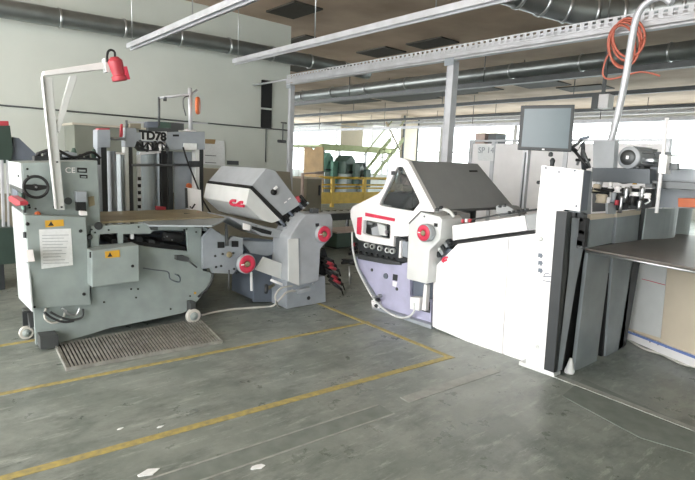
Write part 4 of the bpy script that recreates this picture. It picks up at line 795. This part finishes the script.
# small finger levers on left of base
t2 = root('perforating_levers', 'small dark levers poking out at the left of the pale machine base', 'levers', 3.75, 4.2, .5)
for k in range(3):
    a_ = W(357, 244+k*4, 'X', 3.85); b_ = a_+V(-.02, .07+.02*k, -.02-.01*k); l_ = part('lever', tube(B(), [a_, b_], .016, 8), M_black, t2, bev=0); part('grip', tube(B(), [a_+(b_-a_)*.3, a_+(b_-a_)*.7], .021, 8), M_plug if k == 0 else M_dark, l_, bev=0)
part('bottom_bar', tube(B(), [W(355, 262, 'X', 3.85), W(342, 263, 'X', 3.85)], .018), M_black, t2, bev=0); part('steel_pin', tube(B(), [W(349, 266, 'X', 3.85), W(350, 285, 'X', 3.85)], .01), M_steel, t2, bev=0)
part('black_plate', xprism([(341, 259), (355, 260), (356, 266), (344, 263)], 3.84, 3.9), M_black, t2)
# ================================================================== WHITE COLUMN WITH SCREEN
t = root('control_column', 'tall white control column standing at the end of the white front panels', 'column', 3.75, 1.9)
XC = 3.65
part('front_face', xprism([(541.5, 165), (583.5, 170), (579.5, 211.5), (564, 209.5), (560, 260), (553, 373.5), (525.5, 364), (533, 270), (536.5, 215)], XC, XC+.015), M_white, t, bev=.003)
part('column_body', xprism([(541.5, 165.5), (583.5, 170.5), (579.5, 211), (564, 209.5), (560, 260), (553, 371), (526, 362), (533, 270), (536.5, 215)], XC+.015, XC+.12, XC), M_grey3, t)
part('base_skid', prism(B(), [V(XC+.02, 1.76, 0), V(XC+.12, 1.76, 0), V(XC+.12, 2.06, 0), V(XC+.02, 2.06, 0)], V(0, 0, .03)), M_wpaint, t)
for y in (256, 263.5, 271): part('dark_arrow', prism(B(), [W(x, yy, 'X', XC) for x, yy in ((538.5, y-3), (542, y-2.5), (543, y), (541, y+3), (540, y+1), (538, y+1.5))], V(-.003, 0, 0)), M_grey3, t, bev=0)
part('symbol', tube(B(), [W(x, y, 'X', XC-.001) for x, y in ((543.5, 276.5), (545, 273.5), (548.5, 273.5), (551, 276.5), (543.5, 276.5))], .0035, 6), M_grey3, t, bev=0); part('symbol_bar', tube(B(), [W(543, 280.5, 'X', XC-.001), W(550.5, 282, 'X', XC-.001)], .0035, 6), M_grey3, t, bev=0)
bolts(t, [(560.5, 248.5), (557.5, 280), (554, 311), (551, 341), (575, 170.8), (576.5, 206), (559, 172), (546, 168), (546, 366)], 'X', XC, .007, M_grey3); bolts(t, [(541, 239), (537.5, 347)], 'X', XC, .018, M_wpaint, 'cap')
part('dark_fitting', lathe(B(), W(539.5, 182.5, 'X', XC+.05), (0, 1, 0), [(.015, 0), (.012, .02)], 10), M_dark, t)
part('top_screw', lathe(B(), W(552, 166, 'X', XC+.05), (0, 0, 1), [(.015, 0), (.015, .02), (.02, .04), (.008, .06)], 10), M_dark, t)
# bracket in the step below the head of the column
for k, (x, y, m) in enumerate(((566, 214, M_plug), (567, 221, M_mid), (574, 216, M_dark), (582, 217, M_dark), (584, 226, M_black), (572, 243, M_grey2), (577, 240, M_dark), (581, 244, M_mid), (583, 238, M_black))):
    part('step_fitting', obox(B(), W(x, y, 'X', XC+.1), (1, 0, 0), (0, 1, .2), (0, 0, 1), .03, .025, .03 if k not in (4, 8) else .06), m, t)
# monitor
t = root('monitor', 'flat black-framed grey screen mounted above the white column', 'monitor', 3.6, 2.0, 1.6)
MP = W(546, 128, 'X', 3.62); MN = V(-.82, -.5, -.02).normalized()
def mq(q, off=0): return [onplane(x, y, MP, MN, off) for x, y in q]
cs = [(521, 105.5), (575, 104.5), (571.5, 152), (517.5, 149.8)]; scq = [(524.6, 108.8), (571.3, 108), (568, 148.6), (521.3, 146.6)]
part('case', prism(B(), mq(cs), -MN*.045), M_frame, t, bev=.004); part('screen', prism(B(), mq(scq, .001), MN*.0015), M_screen, t, bev=0)
part('logo_badge', prism(B(), mq([(542, 148.6), (544.5, 148.7), (544.4, 150.2), (541.9, 150.1)], .001), MN*.002), M_white, t, bev=0)
part('rear_hub', prism(B(), [p-MN*.045 for p in mq([(535, 120), (560, 120), (558, 140), (533, 140)])], -MN*.03), M_frame, t)
part('hanging_knob', lathe(B(), mq([(551, 152)], -.03)[0], (0, 0, -1), [(.008, 0), (.016, .01), (.016, .03), (.006, .035)], 12), M_dark, t)
ar = part('arm', tube(B(), [mq([(549, 132)], -.07)[0], W(577, 152, 'X', 3.78), W(583, 142, 'X', 3.8), W(583, 160, 'X', 3.8), W(584, 171, 'X', 3.8)], .016), M_dark, t, 'dark jointed arm', bev=0)
for k, (x, y, x2, y2, m) in enumerate(((574, 150, 588, 168, M_black), (573, 147, 582, 140, M_mid), (580, 139, 589, 137, M_grey3), (583, 150, 590, 168, M_mid), (576, 160, 590, 160, M_black), (577, 165, 583, 150, M_steel))): part('arm_link', tube(B(), [W(x, y, 'X', 3.76+.01*k), W(x2, y2, 'X', 3.76+.01*k)], .011), m, ar, bev=0)
# ================================================================== RIGHT PILE FEEDER
t = root('sheet_feeder', 'large grey sheet feeder with motor, dark table and hanging plates at the right', 'feeder', 4.5, 1.4)
YS = 1.72
def yp(pts, y0=YS, th=-.03): return prism(B(), [W(x, y, 'Y', y0) for x, y in pts], V(0, -th if th < 0 else th, 0))
part('side_post', prism(B(), [W(x, y, 'Y', YS) for x, y in ((583.8, 170), (592.5, 171.5), (591, 215), (580, 213))], V(0, .1, 0)), M_grey2, t)
part('inner_post', prism(B(), [W(x, y, 'Y', YS) for x, y in ((567, 212), (572.5, 212), (569, 270), (557.5, 371.5), (553.7, 373))], V(0, .08, 0)), M_dark, t)
part('blue_post', yp([(571, 218), (585, 218), (583, 250), (576, 285), (562, 370), (556, 372.5), (567, 270)]), M_grey2, t)
part('post_gap_shade', yp([(583, 222), (592, 222), (590, 252), (575, 369), (563, 370), (577, 270)], YS+.06), M_black, t)  # black sheet standing in for shade between blue post and first hanging plate
part('hanging_plate', yp([(589, 247), (612, 247), (596.5, 363.5), (574.5, 371)]), M_plate, t, 'grey hanging plate'); part('hanging_plate', yp([(613.5, 248), (634, 250), (622.5, 351.5), (605.5, 360)]), M_plate, t, 'grey hanging plate')
part('dark_edge', yp([(611.5, 248), (614, 248), (606, 360), (601, 362)], YS+.02), M_black, t, bev=0)
part('corner_post', yp([(634, 250), (642, 252), (626, 345), (617.5, 352)], YS, .06), M_dark, t)
part('upper_plate', yp([(591.5, 219), (614.5, 217), (611.5, 243), (588, 248)]), M_plate, t); part('upper_plate', yp([(617, 217), (640, 214.5), (637.5, 241), (614.5, 243.5)]), M_plate, t)
part('beige_lip', yp([(591, 214.5), (614.5, 213), (614.5, 217.5), (591.3, 220)], YS-.02, .03), M_wood if 0 else M_beige, t); part('beige_lip', yp([(616.5, 212.5), (641.5, 209.5), (640.5, 214.5), (617, 217.5)], YS-.02, .03), M_beige, t)
part('plate_gap_shade', yp([(590, 219), (641, 213), (638, 243), (587, 249)], YS+.05), M_black, t, bev=0)  # black sheet added behind the upper plates as the shade between them
part('lip_bracket', yp([(608, 203), (616, 203), (616, 214), (608, 214)], YS-.04, .02), M_head, t)
part('side_gap_shade', yp([(640, 209), (648, 208), (648, 242), (637, 243)], YS+.1, .02), M_dark, t)  # dark sheet painting the shade of the gap beside the curved sheet
def arcsheet(q, bulge, y, m, nm):
    a_, b_ = W(q[0][0], q[0][1], 'Y', y), W(q[1][0], q[1][1], 'Y', y); z0 = W(q[2][0], q[2][1], 'Y', y).z; n = 10
    F = [V(a_.x+(b_.x-a_.x)*i/n, y+bulge*math.sin(PI*i/n), z0) for i in range(n+1)]
    return part(nm, prism(B(), F+[p+V(0, .012, 0) for p in reversed(F)], V(0, 0, a_.z-z0)), m, t, bev=0)
arcsheet([(647, 208.5), (677, 208.5), (672, 246)], -.1, YS-.05, M_sheet, 'curved_sheet'); arcsheet([(678.5, 208), (692, 208), (688, 244)], -.05, YS-.05, M_sheet, 'curved_sheet')
part('bright_edge', yp([(676, 208), (679, 208), (674, 243), (671, 243)], YS-.08, .02), M_steel, t)
zt2 = .985
tp = part('pile_table', prism(B(), [W(585, 250.5, 'Z', zt2), W(700, 272, 'Z', zt2), V(3.9, .3, zt2), V(5.6, .3, zt2), V(5.6, 1.66, zt2), V(4.0, 1.66, zt2)][:2]+[V(W(700, 272, 'Z', zt2).x, .4, zt2), V(5.7, .4, zt2), V(5.7, 1.64, zt2)], V(0, 0, .018)), mat('dark_polished_board', '#6a6560', .38, .1, c2='#5b5753', scale=3), t, 'dark polished pile table', bev=0)
part('table_edge', tube(B(), [W(586, 251.3, 'Z', zt2), W(700, 273, 'Z', zt2)], .009), M_steel, tp, bev=0); bolts(tp, [], 'X', 4)
part('under_beam', box(B(), 4.1, 5.6, .5, .6, .86, .98), M_dark, t); part('rear_leg', box(B(), 5.4, 5.5, .5, .6, 0, .98), M_dark, t)
# cross beams
XB = 4.35
part('cross_beam', xprism([(592, 167), (650, 169), (650, 184), (592, 181.5)], XB-.14, XB-.02, XB-.14), M_beam, t)
part('long_beam', xprism([(645, 180), (800, 188.5), (800, 195.5), (645, 187.5)], XB-.1, XB), M_mid, t); part('beam_face', xprism([(650, 167), (800, 173.5), (800, 188.5), (650, 181)], XB+.05, XB+.15), M_grey2, t)
part('lower_beam', xprism([(652, 186), (800, 194), (800, 214), (655, 207)], XB+.2, XB+.3), M_grey2, t); part('orange_crate_side', xprism([(678, 198), (720, 199), (720, 208), (678, 207)], XB+.1, XB+.15), M_orange, t)
part('support_arm', box(B(), 4.3, 4.4, .48, .58, 1.0, 1.52), M_grey3, t)
# motor
mc = W(628.5, 157.5, 'X', 4.2)
m_ = part('electric_motor', lathe(B(), mc, (1, -.12, 0), [(.06, -.01), (.084, 0), (.084, .03), (.076, .035), (.076, .34), (.05, .36)], 28), M_head, t, 'grey electric motor')
for k in range(12):
    a_ = 2*PI*k/12; d0 = V(0, math.cos(a_), math.sin(a_)); part('cooling_fin', obox(B(), mc+V(.19, -.022, 0)+d0*.08, V(1, -.12, 0), V(0, -math.sin(a_), math.cos(a_)), d0, .14, .003, .008), M_head, m_, bev=0)
part('fan_grille', ring_sector(B(), mc+V(-.011, 0, 0), (-1, .12, 0), .018, .058, .004), M_mid, m_, bev=0); part('centre_plate', obox(B(), mc+V(-.013, 0, 0), (0, 1, 0), (0, 0, 1), (1, 0, 0), .014, .014, .003), M_white, m_)
part('motor_foot', box(B(), mc.x+.08, mc.x+.3, mc.y-.09, mc.y+.03, W(630, 169, 'X', 4.3).z, mc.z-.06), M_dark, m_); part('gearbox', obox(B(), W(661, 160, 'X', 4.5), (1, 0, 0), (0, 1, 0), (0, 0, 1), .07, .05, .06), M_mid, t); part('terminal_box', obox(B(), W(652, 160.5, 'X', 4.35), (1, 0, 0), (0, 1, 0), (0, 0, 1), .06, .03, .012), M_steel, m_)
# white stay rod
part('stay_rod', cyl(B(), W(667, 118, 'X', 4.2), W(656.5, 213, 'X', 4.2), .013, 12), M_white, t, 'white stay rod', bev=0); part('rod_block', xprism([(659.5, 154), (667.5, 155), (665.5, 174), (657.5, 173)], 4.14, 4.24), M_white, t); part('block_fitting', xprism([(668, 163), (677, 163), (677, 170), (668, 170)], 4.2, 4.26), M_mid, t)
part('wall_bracket', xprism([(652, 183.5), (655, 183.5), (655, 187), (652, 187)], 4.22, 4.24), M_black, t)
# grey plate behind arm
part('rear_box', xprism([(593, 141), (615, 140.5), (613, 168), (593, 168)], 4.2, 4.28), M_head, t)
# suction head
sh = part('suction_head', xprism([(592, 187), (650, 189), (652, 207), (640, 209), (592, 212)], 4.3, 4.4), M_dark, t, 'dark suction head')
for k, (x, y, m, r, h) in enumerate(((597, 184, M_beige, .03, .06), (611, 182, M_white, .02, .05), (618, 186, M_white, .03, .05), (627, 187, M_steel, .02, .12), (636, 192, M_white, .035, .03), (643, 187, M_steel, .018, .1), (648, 193, M_white, .025, .04), (602, 194, M_beige, .045, .07), (609, 197, M_white, .016, .08), (622, 196, M_steel, .014, .13), (633, 196, M_black, .025, .07), (617, 200, M_plug, .018, .04), (614, 192, M_grey2, .02, .08), (640, 200, M_steel, .016, .08))):
    part('sucker', lathe(B(), W(x, y, 'X', 4.22-.004*k), (0, 0, -1), [(r*.7, 0), (r, h*.15), (r*.8, h*.6), (r, h)], 12), m, sh, bev=0)
part('head_tube', tube(B(), [W(x, y, 'X', 4.2) for x, y in ((594, 189), (605, 191), (613, 190), (618, 195), (612, 200), (609, 206))], .01, sm=True), M_black, sh, bev=0); part('head_tube', tube(B(), [W(x, y, 'X', 4.19) for x, y in ((634, 196), (640, 193), (646, 196), (650, 201), (645, 204))], .008, sm=True), M_steel, sh, bev=0)
for x in (611, 620, 631, 641): part('guide_rod', cyl(B(), W(x, 186, 'X', 4.21), W(x-1, 208, 'X', 4.21), .009, 8), M_steel if x % 2 else M_dark, sh, bev=0)
part('head_bar', cyl(B(), W(592, 191, 'X', 4.24), W(652, 196, 'X', 4.24), .016, 10), M_dark, sh, bev=0); part('warning_triangle', xprism([(632, 184.5), (634.5, 180), (637, 184.5)], 4.3, 4.31), M_yel, sh, bev=0)
part('motor_bracket', xprism([(610, 168), (634, 168), (640, 181), (622, 184), (610, 180)], 4.28, 4.35), M_dgreen if 0 else M_mid, t)
# ================================================================== UNDER THE TABLE
t = root('beige_cabinet', 'low beige panelled cabinet under the dark pile table at the right edge', 'cabinet', 5.2, 1.4)
fa, fb_ = W(625, 338, 'Z', 0), W(700, 372, 'Z', 0); n2 = V(0, 0, 1).cross(fb_-fa).normalized()
if n2.x > 0: n2 = -n2
def cq(q, off=0): return [onplane(x, y, fa, n2, off) for x, y in q]
part('carcass', prism(B(), cq([(640, 256), (710, 275), (710, 362), (627, 333)], -.002), -n2*.5), M_pinkish if 0 else M_beige, t)
part('narrow_panel', prism(B(), cq([(641, 254), (668, 261), (661, 338), (629, 328)]), n2*.01), M_wpaint, t); part('wide_panel', prism(B(), cq([(668.5, 266), (710, 278), (710, 362), (661, 344)], .002), n2*.012), M_beige, t)
part('red_stripe', tube(B(), cq([(642, 279), (650, 281), (665, 285)], .014), .003, 6), M_pink, t, bev=0)
part('white_rail', prism(B(), cq([(626, 329), (710, 360), (710, 373), (625, 337)], .012), n2*.03), M_white, t); part('blue_strip', prism(B(), cq([(626, 330), (710, 361.5), (710, 364.5), (626, 332)], .043), n2*.004), M_blue, t, bev=0)
for k in range(5):
    p = cq([(650+k*8, 342+k*2.7)], .043)[0]; part('screw', lathe(B(), p, n2, [(.006, 0), (.005, .003)], 8), M_dark, t, bev=0)
top('floor_hose', tube(B(), [W(x, y, 'Z', .012) for x, y in ((628, 339), (645, 349), (662, 354), (680, 363), (700, 368))], .012, 8, sm=True), M_hose, 'pale hose lying on the floor beneath the beige cabinet', 'hose', bev=0)
t = root('white_cloth_rag', 'small crumpled white rag standing at the foot of the grey plates', 'rag', 3.8, 1.75)
part('rag', lathe(B(), W(569, 373, 'Z', 0), (0.05, 0, 1), [(.035, 0), (.04, .02), (.028, .05), (.02, .09), (.012, .12)], 9), M_paper, t, bev=0)
# ================================================================== LIGHT
w = bpy.data.worlds.new('sky'); C.world = w; w.use_nodes = True; bg = w.node_tree.nodes['Background']
bg.inputs[0].default_value = (1, .985, .96, 1); bg.inputs[1].default_value = 4.5
C.view_settings.view_transform = 'Standard'; C.view_settings.look = 'None'; C.view_settings.gamma = 1; C.view_settings.exposure = .9

GR = {'ceiling_opening': 'dark openings in the ceiling', 'ventilation_duct': 'round metal ducts under the ceiling', 'light_rail': 'white light rails at the upper left', 'overhead_rail': 'rails hanging far back under the ceiling',
      'tray_post': 'white posts carrying the cable tray', 'floor_line': 'yellow lines painted on the floor', 'paper_scrap': 'paper scraps on the floor', 'printing_machine': 'green machines under the mezzanine',
      'carton': 'boxes behind the white partition', 'floor_hose': 'pale hoses lying on the floor'}
for o in bpy.data.objects:
    b = o.name.split('.')[0]
    if o.parent is None and b in GR: o['group'] = GR[b]
